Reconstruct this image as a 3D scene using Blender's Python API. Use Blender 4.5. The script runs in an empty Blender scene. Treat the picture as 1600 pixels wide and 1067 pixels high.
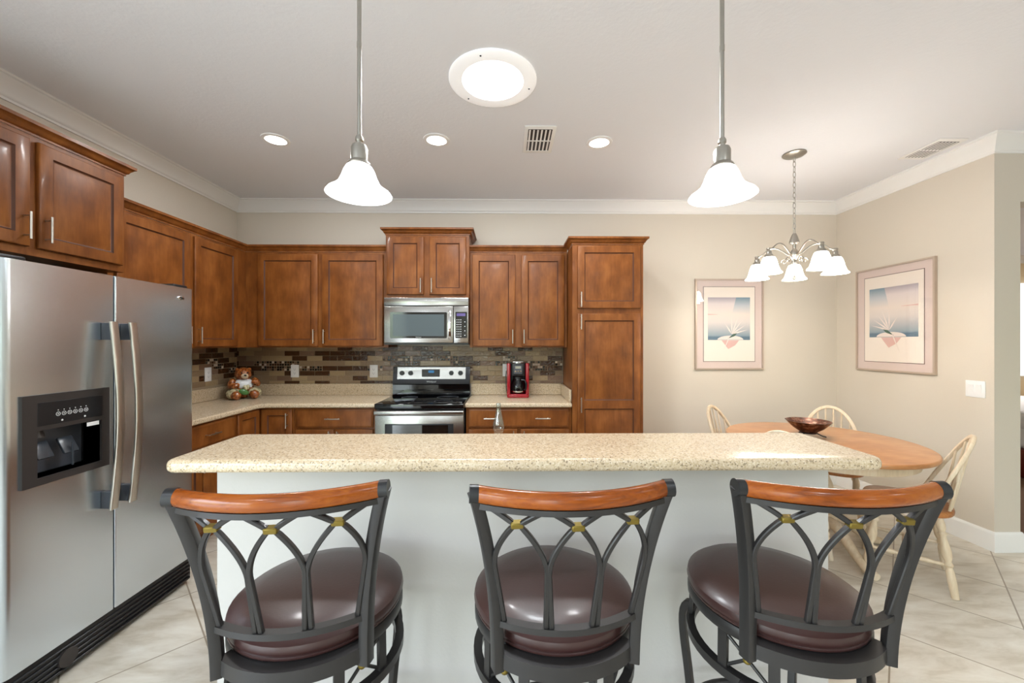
import bpy, bmesh, math, random
from mathutils import Vector, Matrix
R = math.radians
PI = math.pi
random.seed(7)
S = bpy.context.scene
COL = S.collection

# ------------------------------------------------------------------ camera, world, exposure
CAM_H = 1.43
cam = bpy.data.cameras.new('camera')
cam.lens = 14.0
cam.sensor_width = 36.0
cam.sensor_fit = 'HORIZONTAL'
cam.shift_y = 2.5 / 1600
cam.clip_start = 0.02
camo = bpy.data.objects.new('camera', cam)
COL.objects.link(camo)
camo.location = (0, 0, CAM_H)
camo.rotation_euler = (R(90), 0, R(-0.7))
S.camera = camo

S.view_settings.view_transform = 'Standard'
S.view_settings.look = 'None'
S.view_settings.exposure = 0.05
S.view_settings.gamma = 1.0
S.view_settings.use_curve_mapping = False
S.cycles.use_denoising = True
S.cycles.max_bounces = 8
S.cycles.diffuse_bounces = 5
S.cycles.glossy_bounces = 4
S.cycles.transparent_max_bounces = 12
S.cycles.caustics_reflective = False
S.cycles.caustics_refractive = False
S.cycles.sample_clamp_indirect = 6.0

# daylight outside: bright sky over a garden
w = bpy.data.worlds.new('world')
S.world = w
w.use_nodes = True
nt = w.node_tree
nt.nodes.clear()
tc = nt.nodes.new('ShaderNodeTexCoord')
sx = nt.nodes.new('ShaderNodeSeparateXYZ')
rp = nt.nodes.new('ShaderNodeValToRGB')
mr = nt.nodes.new('ShaderNodeMapRange')
mr.inputs[1].default_value = -1
mr.inputs[2].default_value = 1
nt.links.new(tc.outputs['Generated'], sx.inputs[0])
nt.links.new(sx.outputs[2], mr.inputs[0])
nt.links.new(mr.outputs[0], rp.inputs[0])
cr = rp.color_ramp
cr.elements[0].position = 0.42; cr.elements[0].color = (0.33, 0.36, 0.40, 1)
cr.elements[1].position = 1.0; cr.elements[1].color = (0.58, 0.76, 1.0, 1)
for p, c in ((0.495, (0.25, 0.31, 0.24, 1)), (0.55, (0.42, 0.52, 0.44, 1)), (0.59, (0.80, 0.90, 1.0, 1))):
    e = cr.elements.new(p); e.color = c
bg = nt.nodes.new('ShaderNodeBackground')
bg.inputs['Strength'].default_value = 14.0
ow = nt.nodes.new('ShaderNodeOutputWorld')
nt.links.new(rp.outputs[0], bg.inputs[0])
nt.links.new(bg.outputs[0], ow.inputs[0])

def portal(name, loc, rot, sx_, sy_):
    l = bpy.data.lights.new(name, 'AREA')
    l.shape = 'RECTANGLE'; l.size = sx_; l.size_y = sy_
    l.cycles.is_portal = True
    o = bpy.data.objects.new(name, l)
    o.location = loc; o.rotation_euler = rot
    COL.objects.link(o)

XL, XR, YB, YF, ZC = -2.69, 3.34, 4.0, -4.2, 2.845   # room: side walls, back wall, wall behind camera, ceiling
YR = 2.69                                             # where the dining wall ends and turns towards the hall
XE = 5.6                                              # far side of the living space
DOORS = ((-1.1, 0.25, 0.0, 2.3), (4.2, 5.2, 1.0, 2.2))   # openings to the garden: x0, x1, z0, z1
for i, (a, b, c, d) in enumerate(DOORS):
    portal('daylight_portal', ((a + b) / 2, YF - 0.02, (c + d) / 2), (R(-90), 0, R(180)), b - a, d - c)

SIDE = (-3.6, -0.1, 0.0, 2.4)                         # unseen side window added to light the dining wall: y0, y1, z0, z1
portal('daylight_portal', (XL - 0.02, (SIDE[0] + SIDE[1]) / 2, (SIDE[2] + SIDE[3]) / 2), (R(90), 0, R(-90)), SIDE[1] - SIDE[0], SIDE[3] - SIDE[2])

def lamp(name, loc, power, color, kind='AREA', size=0.12, rot=(0, 0, 0), spread=None):
    l = bpy.data.lights.new(name, kind)
    l.energy = power; l.color = color
    if kind == 'AREA':
        l.shape = 'DISK'; l.size = size
        if spread: l.spread = spread
    else:
        l.shadow_soft_size = size
    o = bpy.data.objects.new(name, l)
    o.location = loc; o.rotation_euler = rot
    COL.objects.link(o)
    return o

WARM = (1.0, 0.93, 0.86)
# unseen ceiling lamps added behind the camera to supplement the light
for x, y in ((-1.4, -0.6), (1.2, -0.6), (3.6, -0.4), (-1.4, -2.4), (1.2, -2.4), (3.6, -2.4)):
    lamp('added_ceiling_lamp', (x, y, ZC - 0.02), 8, (0.88, 0.95, 1.0), size=0.16)

# ------------------------------------------------------------------ materials
def lin(c):
    f = lambda v: v / 12.92 if v <= 0.04045 else ((v + 0.055) / 1.055) ** 2.4
    return tuple(f(v / 255) for v in c) + (1,)

def mat(name, rgb, rough=0.5, metal=0.0, coat=0.0, emit=None, emit_s=0.0, spec=None, aniso=0.0, trans=0.0, ior=None):
    m = bpy.data.materials.new(name)
    m.use_nodes = True
    b = m.node_tree.nodes['Principled BSDF']
    b.inputs['Base Color'].default_value = lin(rgb)
    b.inputs['Roughness'].default_value = rough
    b.inputs['Metallic'].default_value = metal
    b.inputs['Coat Weight'].default_value = coat
    b.inputs['Coat Roughness'].default_value = 0.12
    b.inputs['Anisotropic'].default_value = aniso
    b.inputs['Transmission Weight'].default_value = trans
    if ior: b.inputs['IOR'].default_value = ior
    if spec is not None: b.inputs['Specular IOR Level'].default_value = spec
    if emit:
        b.inputs['Emission Color'].default_value = lin(emit)
        b.inputs['Emission Strength'].default_value = emit_s
    return m

def N(m, t): return m.node_tree.nodes.new(t)
def L(m, a, b): m.node_tree.links.new(a, b)
def P(m): return m.node_tree.nodes['Principled BSDF']

def coords(m, scale=(1, 1, 1), kind='Object', rot=(0, 0, 0), rand=False):
    t = N(m, 'ShaderNodeTexCoord'); mp = N(m, 'ShaderNodeMapping')
    mp.inputs['Scale'].default_value = scale
    mp.inputs['Rotation'].default_value = rot
    L(m, t.outputs[kind], mp.inputs[0])
    if rand:
        oi = N(m, 'ShaderNodeObjectInfo'); ml = N(m, 'ShaderNodeMath'); ml.operation = 'MULTIPLY'
        ml.inputs[1].default_value = 37.0
        L(m, oi.outputs['Random'], ml.inputs[0])
        L(m, ml.outputs[0], mp.inputs['Location'])
    return mp.outputs[0]

def noise(m, vec, scale, detail=3, rough=0.5, dist=0.0):
    n = N(m, 'ShaderNodeTexNoise')
    n.inputs['Scale'].default_value = scale; n.inputs['Detail'].default_value = detail
    n.inputs['Roughness'].default_value = rough; n.inputs['Distortion'].default_value = dist
    L(m, vec, n.inputs['Vector'])
    return n

def ramp(m, fac, stops, const=False):
    r = N(m, 'ShaderNodeValToRGB')
    el = r.color_ramp.elements
    if const: r.color_ramp.interpolation = 'CONSTANT'
    el[0].position = stops[0][0]; el[0].color = lin(stops[0][1])
    el[1].position = stops[-1][0]; el[1].color = lin(stops[-1][1])
    for p, c in stops[1:-1]:
        e = el.new(p); e.color = lin(c)
    L(m, fac, r.inputs[0])
    return r.outputs[0]

def bump(m, h, strength, dist=0.002):
    b = N(m, 'ShaderNodeBump')
    b.inputs['Strength'].default_value = strength; b.inputs['Distance'].default_value = dist
    L(m, h, b.inputs['Height']); L(m, b.outputs[0], P(m).inputs['Normal'])

def paint(name, rgb, rough=0.6, bs=0.15, scale=90):
    m = mat(name, rgb, rough)
    n = noise(m, coords(m), scale, 2)
    bump(m, n.outputs[0], bs, 0.003)
    return m

def wood(name, dark, mid, light, rough=0.35, coat=0.3, scale=(16, 16, 2.2), rand=True, mott=5.0, blend=0.55):
    m = mat(name, mid, rough, coat=coat)
    P(m).inputs['Specular IOR Level'].default_value = 0.3
    v = coords(m, scale, rand=rand)
    v2 = coords(m, (1, 1, .6), rand=rand)
    a = noise(m, v, 3.0, 6, 0.6, 0.6)
    b = noise(m, v2, mott, 3, 0.5)
    mx = N(m, 'ShaderNodeMix'); mx.inputs[0].default_value = blend
    L(m, a.outputs[0], mx.inputs[2]); L(m, b.outputs[0], mx.inputs[3])
    L(m, ramp(m, mx.outputs[0], ((0.36, dark), (0.5, mid), (0.64, light))), P(m).inputs['Base Color'])
    return m

M = {}
M['wall'] = paint('wall_paint', (212, 203, 189))
M['ceil'] = paint('ceiling_paint', (229, 230, 234), 0.8, 0.35, 55)
M['trim'] = mat('white_trim', (236, 235, 232), 0.4)
M['grey'] = paint('island_paint', (190, 187, 184), 0.6)
M['cab'] = wood('cinnamon_maple', (104, 57, 21), (124, 71, 28), (140, 85, 38), 0.42, 0.08, mott=9.0, blend=0.68)
M['glazeshade'] = mat('glaze_and_shade', (78, 40, 17), 0.6)  # door groove glaze, with the grooves' shade put into the same dark colour
M['counter'] = mat('solid_surface', (222, 206, 176), 0.25, coat=0.15)
def speckle(m):
    v = coords(m)
    vo = N(m, 'ShaderNodeTexVoronoi'); vo.inputs['Scale'].default_value = 230
    L(m, v, vo.inputs['Vector'])
    sp = N(m, 'ShaderNodeSeparateColor'); L(m, vo.outputs['Color'], sp.inputs[0])
    c = ramp(m, sp.outputs[0], ((0.0, (138, 118, 92)), (0.07, (190, 168, 134)), (0.26, (206, 186, 156)), (0.60, (213, 195, 167)), (0.86, (226, 212, 188)), (0.965, (122, 104, 84))), const=True)
    n = noise(m, v, 60, 2)
    mx = N(m, 'ShaderNodeMix'); mx.data_type = 'RGBA'; mx.inputs[0].default_value = 0.75
    mx.inputs[6].default_value = lin((210, 191, 163))
    L(m, c, mx.inputs[7])
    L(m, mx.outputs[2], P(m).inputs['Base Color'])
speckle(M['counter'])
M['steel'] = mat('brushed_steel', (218, 229, 239), 0.26, 1.0, aniso=0.5)
def brushed(m, sc):
    n = noise(m, coords(m, sc), 4, 4)
    mp = N(m, 'ShaderNodeMapRange'); mp.inputs[3].default_value = 0.25; mp.inputs[4].default_value = 0.275
    L(m, n.outputs[0], mp.inputs[0]); L(m, mp.outputs[0], P(m).inputs['Roughness'])
brushed(M['steel'], (1.5, 1.5, 260))
M['steelgrey'] = mat('appliance_steel', (172, 170, 166), 0.24, 1.0, aniso=0.5)
M['handle'] = mat('satin_nickel', (196, 190, 180), 0.32, 1.0)
M['nickel'] = mat('brushed_nickel', (170, 166, 158), 0.3, 1.0)
M['paddle'] = mat('smoke_plastic', (58, 63, 70), 0.25)
M['chrome'] = mat('chrome', (220, 220, 220), 0.08, 1.0)
M['blackglass'] = mat('black_glass', (10, 10, 12), 0.06, spec=0.6)
M['black'] = mat('black_plastic', (22, 23, 26), 0.35)
M['dark'] = mat('charcoal_plastic', (48, 44, 43), 0.4)
M['darkgrey'] = mat('grey_plastic', (72, 76, 84), 0.35)
M['white'] = mat('white_plastic', (238, 238, 238), 0.35)
M['whiteink'] = mat('white_ink', (225, 228, 230), 0.5)
M['iron'] = mat('gunmetal_iron', (52, 50, 50), 0.42, 0.5, coat=0.1)
M['gold'] = mat('antique_gold', (122, 104, 44), 0.5, 0.7)
M['leather'] = mat('brown_leather', (56, 32, 30), 0.36, coat=0.12)
_n = noise(M['leather'], coords(M['leather']), 140, 3); bump(M['leather'], _n.outputs[0], 0.12, 0.002)
M['cherry'] = wood('cherry_rail', (98, 44, 4), (138, 66, 8), (158, 84, 16), 0.22, 0.25, (3, 40, 40))
M['honey'] = wood('honey_oak', (160, 104, 58), (184, 126, 76), (198, 144, 96), 0.28, 0.35, (2, 22, 22))
M['seatwood'] = wood('honey_seat', (140, 82, 36), (168, 106, 54), (186, 124, 70), 0.32, 0.3, (22, 2.5, 22))
M['cream'] = wood('cream_wash', (200, 180, 150), (218, 200, 172), (230, 217, 196), 0.45, 0.1)
M['red'] = mat('red_plastic', (150, 14, 30), 0.2, coat=0.5)
M['paperw'] = mat('art_paper', (246, 234, 222), 0.7)
M['pink'] = mat('pink_mat', (224, 204, 196), 0.6)
M['framew'] = mat('taupe_frame', (190, 172, 156), 0.35, 0.3)
M['linew'] = mat('mat_bevel', (96, 66, 60), 0.6)
M['petal'] = mat('petal_ink', (240, 226, 218), 0.7)
M['green'] = mat('green_ink', (62, 96, 78), 0.7)
M['rose'] = mat('rose_ink', (224, 182, 174), 0.7)
M['copper'] = mat('mottled_bronze', (96, 66, 50), 0.4, 0.45)
_v = coords(M['copper']); _a = noise(M['copper'], _v, 38, 4)
L(M['copper'], ramp(M['copper'], _a.outputs[0], ((0.35, (44, 24, 18)), (0.52, (98, 56, 38)), (0.68, (150, 126, 108)))), P(M['copper']).inputs['Base Color'])
M['lcd'] = mat('blue_display', (20, 40, 60), 0.2, emit=(40, 130, 190), emit_s=0.6)
M['lcdp'] = mat('violet_display', (60, 50, 90), 0.2, emit=(110, 90, 170), emit_s=0.5)

def art(name, flip):
    m = mat(name, (200, 200, 210), 0.7)
    t = N(m, 'ShaderNodeTexCoord'); s = N(m, 'ShaderNodeSeparateXYZ'); L(m, t.outputs['Generated'], s.inputs[0])
    c = ramp(m, s.outputs[2], ((0.0, (96, 122, 140)), (0.07, (88, 116, 136)), (0.10, (140, 158, 170)), (0.42, (226, 216, 210)), (0.60, (236, 222, 212)), (0.80, (196, 200, 204)), (1.0, (110, 140, 158))))
    c2 = ramp(m, s.outputs[2], ((0.0, (96, 122, 140)), (0.07, (88, 116, 136)), (0.10, (140, 158, 170)), (0.42, (226, 216, 210)), (0.60, (236, 222, 212)), (0.85, (226, 214, 212)), (1.0, (172, 162, 172))))
    # curved boundary between the two skies of the print
    ad = N(m, 'ShaderNodeMath'); ad.operation = 'MULTIPLY_ADD'; ad.inputs[1].default_value = -0.25 if not flip else 0.25
    L(m, s.outputs[2], ad.inputs[0]); L(m, s.outputs[0], ad.inputs[2])
    gt = N(m, 'ShaderNodeMath'); gt.operation = 'GREATER_THAN'; gt.inputs[1].default_value = 0.42 if not flip else 0.58
    L(m, ad.outputs[0], gt.inputs[0])
    mx = N(m, 'ShaderNodeMix'); mx.data_type = 'RGBA'
    L(m, gt.outputs[0], mx.inputs[0])
    L(m, c2 if not flip else c, mx.inputs[6]); L(m, c if not flip else c2, mx.inputs[7])
    L(m, mx.outputs[2], P(m).inputs['Base Color'])
    return m
M['art1'] = art('print_sky', False)
M['art2'] = art('print_sky_mirrored', True)

def emitter(name, rgb, s):
    m = bpy.data.materials.new(name); m.use_nodes = True
    t = m.node_tree; t.nodes.clear()
    e = t.nodes.new('ShaderNodeEmission'); e.inputs[0].default_value = lin(rgb); e.inputs[1].default_value = s
    o = t.nodes.new('ShaderNodeOutputMaterial'); t.links.new(e.outputs[0], o.inputs[0])
    return m
M['lens'] = emitter('lamp_lens', (255, 247, 232), 9.0)
M['tube'] = emitter('daylight_diffuser', (255, 255, 252), 4.0)
M['tubering'] = mat('lit_white_ring', (245, 245, 245), 0.4, emit=(255, 255, 255), emit_s=0.25)
M['shade'] = mat('frosted_shade', (250, 250, 248), 0.35, emit=(250, 252, 255), emit_s=2.2)
M['shadew'] = mat('alabaster_shade', (252, 240, 220), 0.35, emit=(255, 247, 238), emit_s=22.0)
M['bulb'] = emitter('bulb', (255, 240, 215), 6.0)

def thin_glass(name, tint=(255, 255, 255), extra=0.0, rough=0.0):
    m = bpy.data.materials.new(name); m.use_nodes = True
    t = m.node_tree; t.nodes.clear()
    tr = t.nodes.new('ShaderNodeBsdfTransparent'); tr.inputs[0].default_value = lin(tint)
    gl = t.nodes.new('ShaderNodeBsdfGlossy'); gl.inputs['Roughness'].default_value = rough
    fr = t.nodes.new('ShaderNodeLayerWeight'); fr.inputs[0].default_value = 0.5
    pw = t.nodes.new('ShaderNodeMath'); pw.operation = 'POWER'; pw.inputs[1].default_value = 5.0
    t.links.new(fr.outputs['Facing'], pw.inputs[0])
    ad = t.nodes.new('ShaderNodeMath'); ad.operation = 'MULTIPLY_ADD'; ad.inputs[1].default_value = 0.9; ad.inputs[2].default_value = 0.04 + extra
    mx = t.nodes.new('ShaderNodeMixShader'); o = t.nodes.new('ShaderNodeOutputMaterial')
    t.links.new(pw.outputs[0], ad.inputs[0]); t.links.new(ad.outputs[0], mx.inputs[0])
    t.links.new(tr.outputs[0], mx.inputs[1]); t.links.new(gl.outputs[0], mx.inputs[2]); t.links.new(mx.outputs[0], o.inputs[0])
    return m
M['pane'] = thin_glass('picture_glass')
M['glass'] = thin_glass('clear_glass', (238, 242, 242), 0.10, 0.02)
M['ovenglass'] = mat('oven_glass', (14, 18, 18), 0.03, spec=1.0, coat=0.6)
M['micglass'] = mat('microwave_glass', (90, 100, 104), 0.08, spec=0.15)
P(M['ovenglass']).inputs['Coat Roughness'].default_value = 0.02

def floor_mat():
    m = mat('travertine_tile', (214, 204, 184), 0.3)
    v = coords(m, (1, 1, 1), 'Object', (0, 0, R(-45)))
    mp = v.node
    mp.inputs['Location'].default_value = (FU, FV, 0)
    b = N(m, 'ShaderNodeTexBrick'); b.offset = 0.0; b.squash = 1.0
    b.inputs['Scale'].default_value = 1.0; b.inputs['Brick Width'].default_value = 0.478; b.inputs['Row Height'].default_value = 0.478
    b.inputs['Mortar Size'].default_value = 0.0035; b.inputs['Mortar Smooth'].default_value = 0.1; b.inputs['Bias'].default_value = 0
    b.inputs['Color1'].default_value = (0, 0, 0, 1); b.inputs['Color2'].default_value = (1, 1, 1, 1); b.inputs['Mortar'].default_value = (.5, .5, .5, 1)
    L(m, v, b.inputs['Vector'])
    a = noise(m, coords(m, (1.2, 4, 1), 'Object', (0, 0, R(-45))), 3.2, 7, 0.62, 0.4)
    c = ramp(m, a.outputs[0], ((0.3, (188, 178, 158)), (0.5, (212, 205, 190)), (0.7, (226, 222, 210))))
    tl = N(m, 'ShaderNodeMix'); tl.data_type = 'RGBA'; tl.blend_type = 'MULTIPLY'; tl.inputs[0].default_value = 0.10
    L(m, c, tl.inputs[6]); L(m, b.outputs['Color'], tl.inputs[7])
    mx = N(m, 'ShaderNodeMix'); mx.data_type = 'RGBA'
    L(m, b.outputs['Fac'], mx.inputs[0]); L(m, tl.outputs[2], mx.inputs[6]); mx.inputs[7].default_value = lin((150, 138, 120))
    L(m, mx.outputs[2], P(m).inputs['Base Color'])
    return m
FU, FV = -.717 * .478, -.074 * .478
M['floor'] = floor_mat()

# ------------------------------------------------------------------ mesh helpers
class MB:
    def __init__(s): s.bm = bmesh.new(); s.mi = 0
    def _tag(s, n0):
        s.bm.faces.ensure_lookup_table()
        for f in s.bm.faces[n0:]: f.material_index = s.mi
    def face(s, pts):
        f = s.bm.faces.new([s.bm.verts.new(p) for p in pts]); f.material_index = s.mi; return f
    def box(s, x0, y0, z0, x1, y1, z1, bev=0.0, seg=2):
        n0 = len(s.bm.faces)
        v = [s.bm.verts.new((x, y, z)) for z in (z0, z1) for y in (y0, y1) for x in (x0, x1)]
        fs = [s.bm.faces.new([v[i] for i in q]) for q in ((0, 2, 3, 1), (4, 5, 7, 6), (0, 1, 5, 4), (2, 6, 7, 3), (0, 4, 6, 2), (1, 3, 7, 5))]
        for f in fs: f.material_index = s.mi
        if bev > 0:
            es = list({e for f in fs for e in f.edges})
            r = bmesh.ops.bevel(s.bm, geom=es, offset=bev, segments=seg, profile=0.5, affect='EDGES')
            for f in r['faces']: f.material_index = s.mi
        return s
    def rings(s, rings, closed=True, cap0=True, cap1=True, loop=False):
        vs = [[s.bm.verts.new(p) for p in r] for r in rings]
        n = len(vs[0])
        m = len(vs)
        for i in range(m if loop else m - 1):
            a, b = vs[i], vs[(i + 1) % m]
            for j in range(n if closed else n - 1):
                k = (j + 1) % n
                try:
                    f = s.bm.faces.new((a[j], a[k], b[k], b[j])); f.material_index = s.mi
                except ValueError: pass
        if not loop:
            for c, r in ((cap0, vs[0][::-1]), (cap1, vs[-1])):
                if c and n > 2:
                    f = s.bm.faces.new(r); f.material_index = s.mi
        return s
    def lathe(s, prof, c=(0, 0, 0), n=24, cap0=True, cap1=True, axis=None):
        """prof: (r, z) pairs; axis: (p0, p1) maps z in 0..1 along the segment"""
        rg = []
        if axis:
            p0, p1 = Vector(axis[0]), Vector(axis[1]); d = p1 - p0; t = d.normalized()
            u = t.orthogonal().normalized(); w_ = t.cross(u)
            for r, z in prof:
                o = p0 + d * z
                rg.append([o + (u * math.cos(2 * PI * k / n) + w_ * math.sin(2 * PI * k / n)) * r for k in range(n)])
        else:
            for r, z in prof:
                rg.append([(c[0] + r * math.cos(2 * PI * k / n), c[1] + r * math.sin(2 * PI * k / n), c[2] + z) for k in range(n)])
        return s.rings(rg, True, cap0, cap1)
    def cyl(s, p0, p1, r, n=16, r1=None):
        return s.lathe(((r, 0), (r if r1 is None else r1, 1)), n=n, axis=(p0, p1))
    def tube(s, path, r, n=10, closed=False, sec=None, up=None, radii=None):
        """sweep a round (or sec = [(a,b)...] in side/up axes) section along a 3D path"""
        p = [Vector(q) for q in path]; m = len(p); rg = []
        prevu = None
        for i in range(m):
            if closed: d = (p[(i + 1) % m] - p[i - 1])
            else: d = p[min(i + 1, m - 1)] - p[max(i - 1, 0)]
            d.normalize()
            if up is not None:
                u = Vector(up if not callable(up) else up(i)); u = (u - d * u.dot(d)).normalized()
            elif prevu is None: u = d.orthogonal().normalized()
            else: u = (prevu - d * prevu.dot(d)).normalized()
            prevu = u
            sd = d.cross(u)
            rr = radii[i] if radii else r
            if sec: rg.append([p[i] + sd * a + u * b for a, b in sec])
            else: rg.append([p[i] + (sd * math.cos(2 * PI * k / n) + u * math.sin(2 * PI * k / n)) * rr for k in range(n)])
        return s.rings(rg, True, True, True, loop=closed)
    def sweep(s, path, prof, closed=False):
        """extrude a profile (out, z) along a 2D path; out is to the right of travel"""
        p = [Vector(q) for q in path]; m = len(p); rg = []
        for i in range(m):
            nn = []
            if closed or i > 0: d = (p[i] - p[i - 1]).normalized(); nn.append(Vector((d.y, -d.x)))
            if closed or i < m - 1: d = (p[(i + 1) % m] - p[i]).normalized(); nn.append(Vector((d.y, -d.x)))
            b = nn[0] if len(nn) == 1 else (nn[0] + nn[1]) / (1 + nn[0].dot(nn[1]))
            rg.append([(p[i].x + b.x * o, p[i].y + b.y * o, z) for o, z in prof])
        return s.rings(rg, True, True, True, loop=closed)
    def prism(s, poly, z0, z1):
        return s.rings([[(x, y, z0) for x, y in poly], [(x, y, z1) for x, y in poly]])
    def slab(s, poly, z0, z1, r, seg=5):
        """flat slab with rounded edge all round"""
        p = [Vector(q) for q in poly]; m = len(p); mit = []
        for i in range(m):
            a = (p[i] - p[i - 1]).normalized(); b = (p[(i + 1) % m] - p[i]).normalized()
            n1 = Vector((-a.y, a.x)); n2 = Vector((-b.y, b.x))
            mit.append((n1 + n2) / (1 + n1.dot(n2)))
        rg = []
        for k in range(seg + 1):
            t = PI / 2 * k / seg
            rg.append((r * (1 - math.sin(t)), z0 + r * (1 - math.cos(t))))
        for k in range(seg + 1):
            t = PI / 2 * k / seg
            rg.append((r * (1 - math.cos(t)), z1 - r * (1 - math.sin(t))))
        return s.rings([[(p[i].x + mit[i].x * o, p[i].y + mit[i].y * o, z) for i in range(m)] for o, z in rg])
    def ball(s, c, r, n=16, mtx=None):
        sc = Vector(r) if hasattr(r, '__len__') else Vector((r, r, r))
        mt = Matrix.Translation(c) @ (mtx or Matrix.Identity(4)) @ Matrix.Diagonal((sc.x, sc.y, sc.z, 1))
        n0 = len(s.bm.faces)
        bmesh.ops.create_uvsphere(s.bm, u_segments=n, v_segments=max(6, n * 2 // 3), radius=1, matrix=mt)
        s._tag(n0); return s
    def obj(s, name, mats, parent=None, loc=None, rot=None, sharp=38):
        bmesh.ops.remove_doubles(s.bm, verts=s.bm.verts[:], dist=1e-5)
        bmesh.ops.recalc_face_normals(s.bm, faces=s.bm.faces[:])
        me = bpy.data.meshes.new(name); s.bm.to_mesh(me); s.bm.free()
        for mm in (mats if isinstance(mats, (list, tuple)) else [mats]):
            me.materials.append(M[mm] if isinstance(mm, str) else mm)
        me.polygons.foreach_set('use_smooth', [True] * len(me.polygons))
        me.set_sharp_from_angle(angle=R(sharp))
        o = bpy.data.objects.new(name, me); COL.objects.link(o)
        if parent: o.parent = parent
        if loc: o.location = loc
        if rot: o.rotation_euler = rot
        return o

def tag(o, label, cat, group=None):
    o['label'] = label; o['category'] = cat
    if group: o['group'] = group
    return o
def thing(name, label, cat, loc=(0, 0, 0), rz=0.0, group=None):
    o = bpy.data.objects.new(name, None); COL.objects.link(o)
    o.empty_display_size = 0.1
    o.location = loc; o.rotation_euler = (0, 0, rz)
    return tag(o, label, cat, group)
def struct(o): o['kind'] = 'structure'; return o
def copy_tree(o, parent=None):
    c = o.copy(); COL.objects.link(c)
    if parent: c.parent = parent
    for ch in list(o.children): copy_tree(ch, c)
    return c
def rrect(x0, y0, x1, y1, r, n=5):
    out = []
    for cx, cy, a in ((x1 - r, y1 - r, 0), (x0 + r, y1 - r, 90), (x0 + r, y0 + r, 180), (x1 - r, y0 + r, 270)):
        for k in range(n + 1):
            t = R(a + 90 * k / n); out.append((cx + r * math.cos(t), cy + r * math.sin(t)))
    return out
def text(name, body, size, mt, parent, loc, rot, depth=0.0004):
    cu = bpy.data.curves.new(name, 'FONT'); cu.body = body; cu.size = size; cu.align_x = 'CENTER'; cu.align_y = 'CENTER'; cu.extrude = depth
    t = bpy.data.objects.new(name, cu); COL.objects.link(t)
    me = bpy.data.meshes.new_from_object(t.evaluated_get(bpy.context.evaluated_depsgraph_get()))
    bpy.data.objects.remove(t); bpy.data.curves.remove(cu)
    me.name = name; me.materials.clear(); me.materials.append(M[mt])
    o = bpy.data.objects.new(name, me); COL.objects.link(o)
    o.parent = parent; o.location = loc; o.rotation_euler = rot
    return o

# ------------------------------------------------------------------ room shell
T = 0.12
b = MB(); b.box(XL - T, YF - T, -0.1, XE + 5, 9.0, 0.0); struct(b.obj('floor', 'floor'))
b = MB(); b.box(XL - T, YF - T, ZC, XE + 5, 9.0, ZC + 0.1); struct(b.obj('ceiling', 'ceil'))
b = MB(); b.box(XL - T, SIDE[1], 0, XL, YB + T, ZC); b.box(XL - T, YF - T, 0, XL, SIDE[0], ZC)
b.box(XL - T, SIDE[0], 0, XL, SIDE[1], SIDE[2]); b.box(XL - T, SIDE[0], SIDE[3], XL, SIDE[1], ZC); struct(b.obj('wall_left', 'wall'))
b = MB()
for y in (SIDE[0] + .03, (SIDE[0] + SIDE[1]) / 2, SIDE[1] - .03): b.box(XL - .09, y - .03, SIDE[2], XL - .03, y + .03, SIDE[3])
b.box(XL - .09, SIDE[0], SIDE[2], XL - .03, SIDE[1], SIDE[2] + .05); b.box(XL - .09, SIDE[0], SIDE[3] - .05, XL - .03, SIDE[1], SIDE[3]); struct(b.obj('window_4', 'trim'))  # frame of the unseen window added for its daylight
b = MB(); b.box(XL, YB, 0, XR + T, YB + T, ZC); struct(b.obj('wall_back', 'wall'))
b = MB(); b.box(XR, YR, 0, XR + T, YB, ZC); struct(b.obj('wall_right', 'wall'))
b = MB()   # hall wall with the bedroom opening
b.box(XR + T, YR, 0, 3.522, YR + T, ZC); b.box(3.522, YR, 2.40, 4.55, YR + T, ZC); b.box(4.55, YR, 0, XE, YR + T, ZC)
struct(b.obj('wall_hall', 'wall'))
b = MB(); b.box(XE, YF, 0, XE + T, YR + T, ZC); struct(b.obj('wall_east', 'wall'))
b = MB()
xs = [XL]
for a, c, z0, z1 in DOORS:
    b.box(xs[-1], YF - T, 0, a, YF, ZC); b.box(a, YF - T, z1, c, YF, ZC)
    if z0 > 0: b.box(a, YF - T, 0, c, YF, z0)
    xs.append(c)
b.box(xs[-1], YF - T, 0, XE, YF, ZC); struct(b.obj('wall_front', 'wall'))
for i, (a, c, z0, z1) in enumerate(DOORS):
    b = MB(); f = 0.05
    b.box(a, YF - 0.09, z0, a + f, YF - 0.03, z1); b.box(c - f, YF - 0.09, z0, c, YF - 0.03, z1)
    b.box(a, YF - 0.09, z1 - f, c, YF - 0.03, z1); b.box(a, YF - 0.09, z0, c, YF - 0.03, z0 + f)
    for k in (1, 2): x = a + (c - a) * k / 3; b.box(x - 0.03, YF - 0.09, z0, x + 0.03, YF - 0.03, z1)
    struct(b.obj('window_%d' % (i + 1), 'trim'))
CROWN = [(0, ZC - .115), (.010, ZC - .115), (.014, ZC - .103), (.022, ZC - .098), (.026, ZC - .088), (.05, ZC - .045), (.072, ZC - .028), (.078, ZC - .016), (.09, ZC - .012), (.09, ZC), (0, ZC)]
b = MB(); b.sweep([(XL, YF), (XL, YB), (XR, YB), (XR, YR), (XE, YR)], CROWN); struct(b.obj('trim_1', 'trim'))
BASE = [(0, 0), (.016, 0), (.016, .115), (.010, .128), (.006, .135), (0, .135)]
b = MB(); b.sweep([(1.17, YB), (XR, YB), (XR, YR), (3.522, YR), (3.522, YR + T)], BASE); struct(b.obj('baseboard_right', 'trim'))

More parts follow.
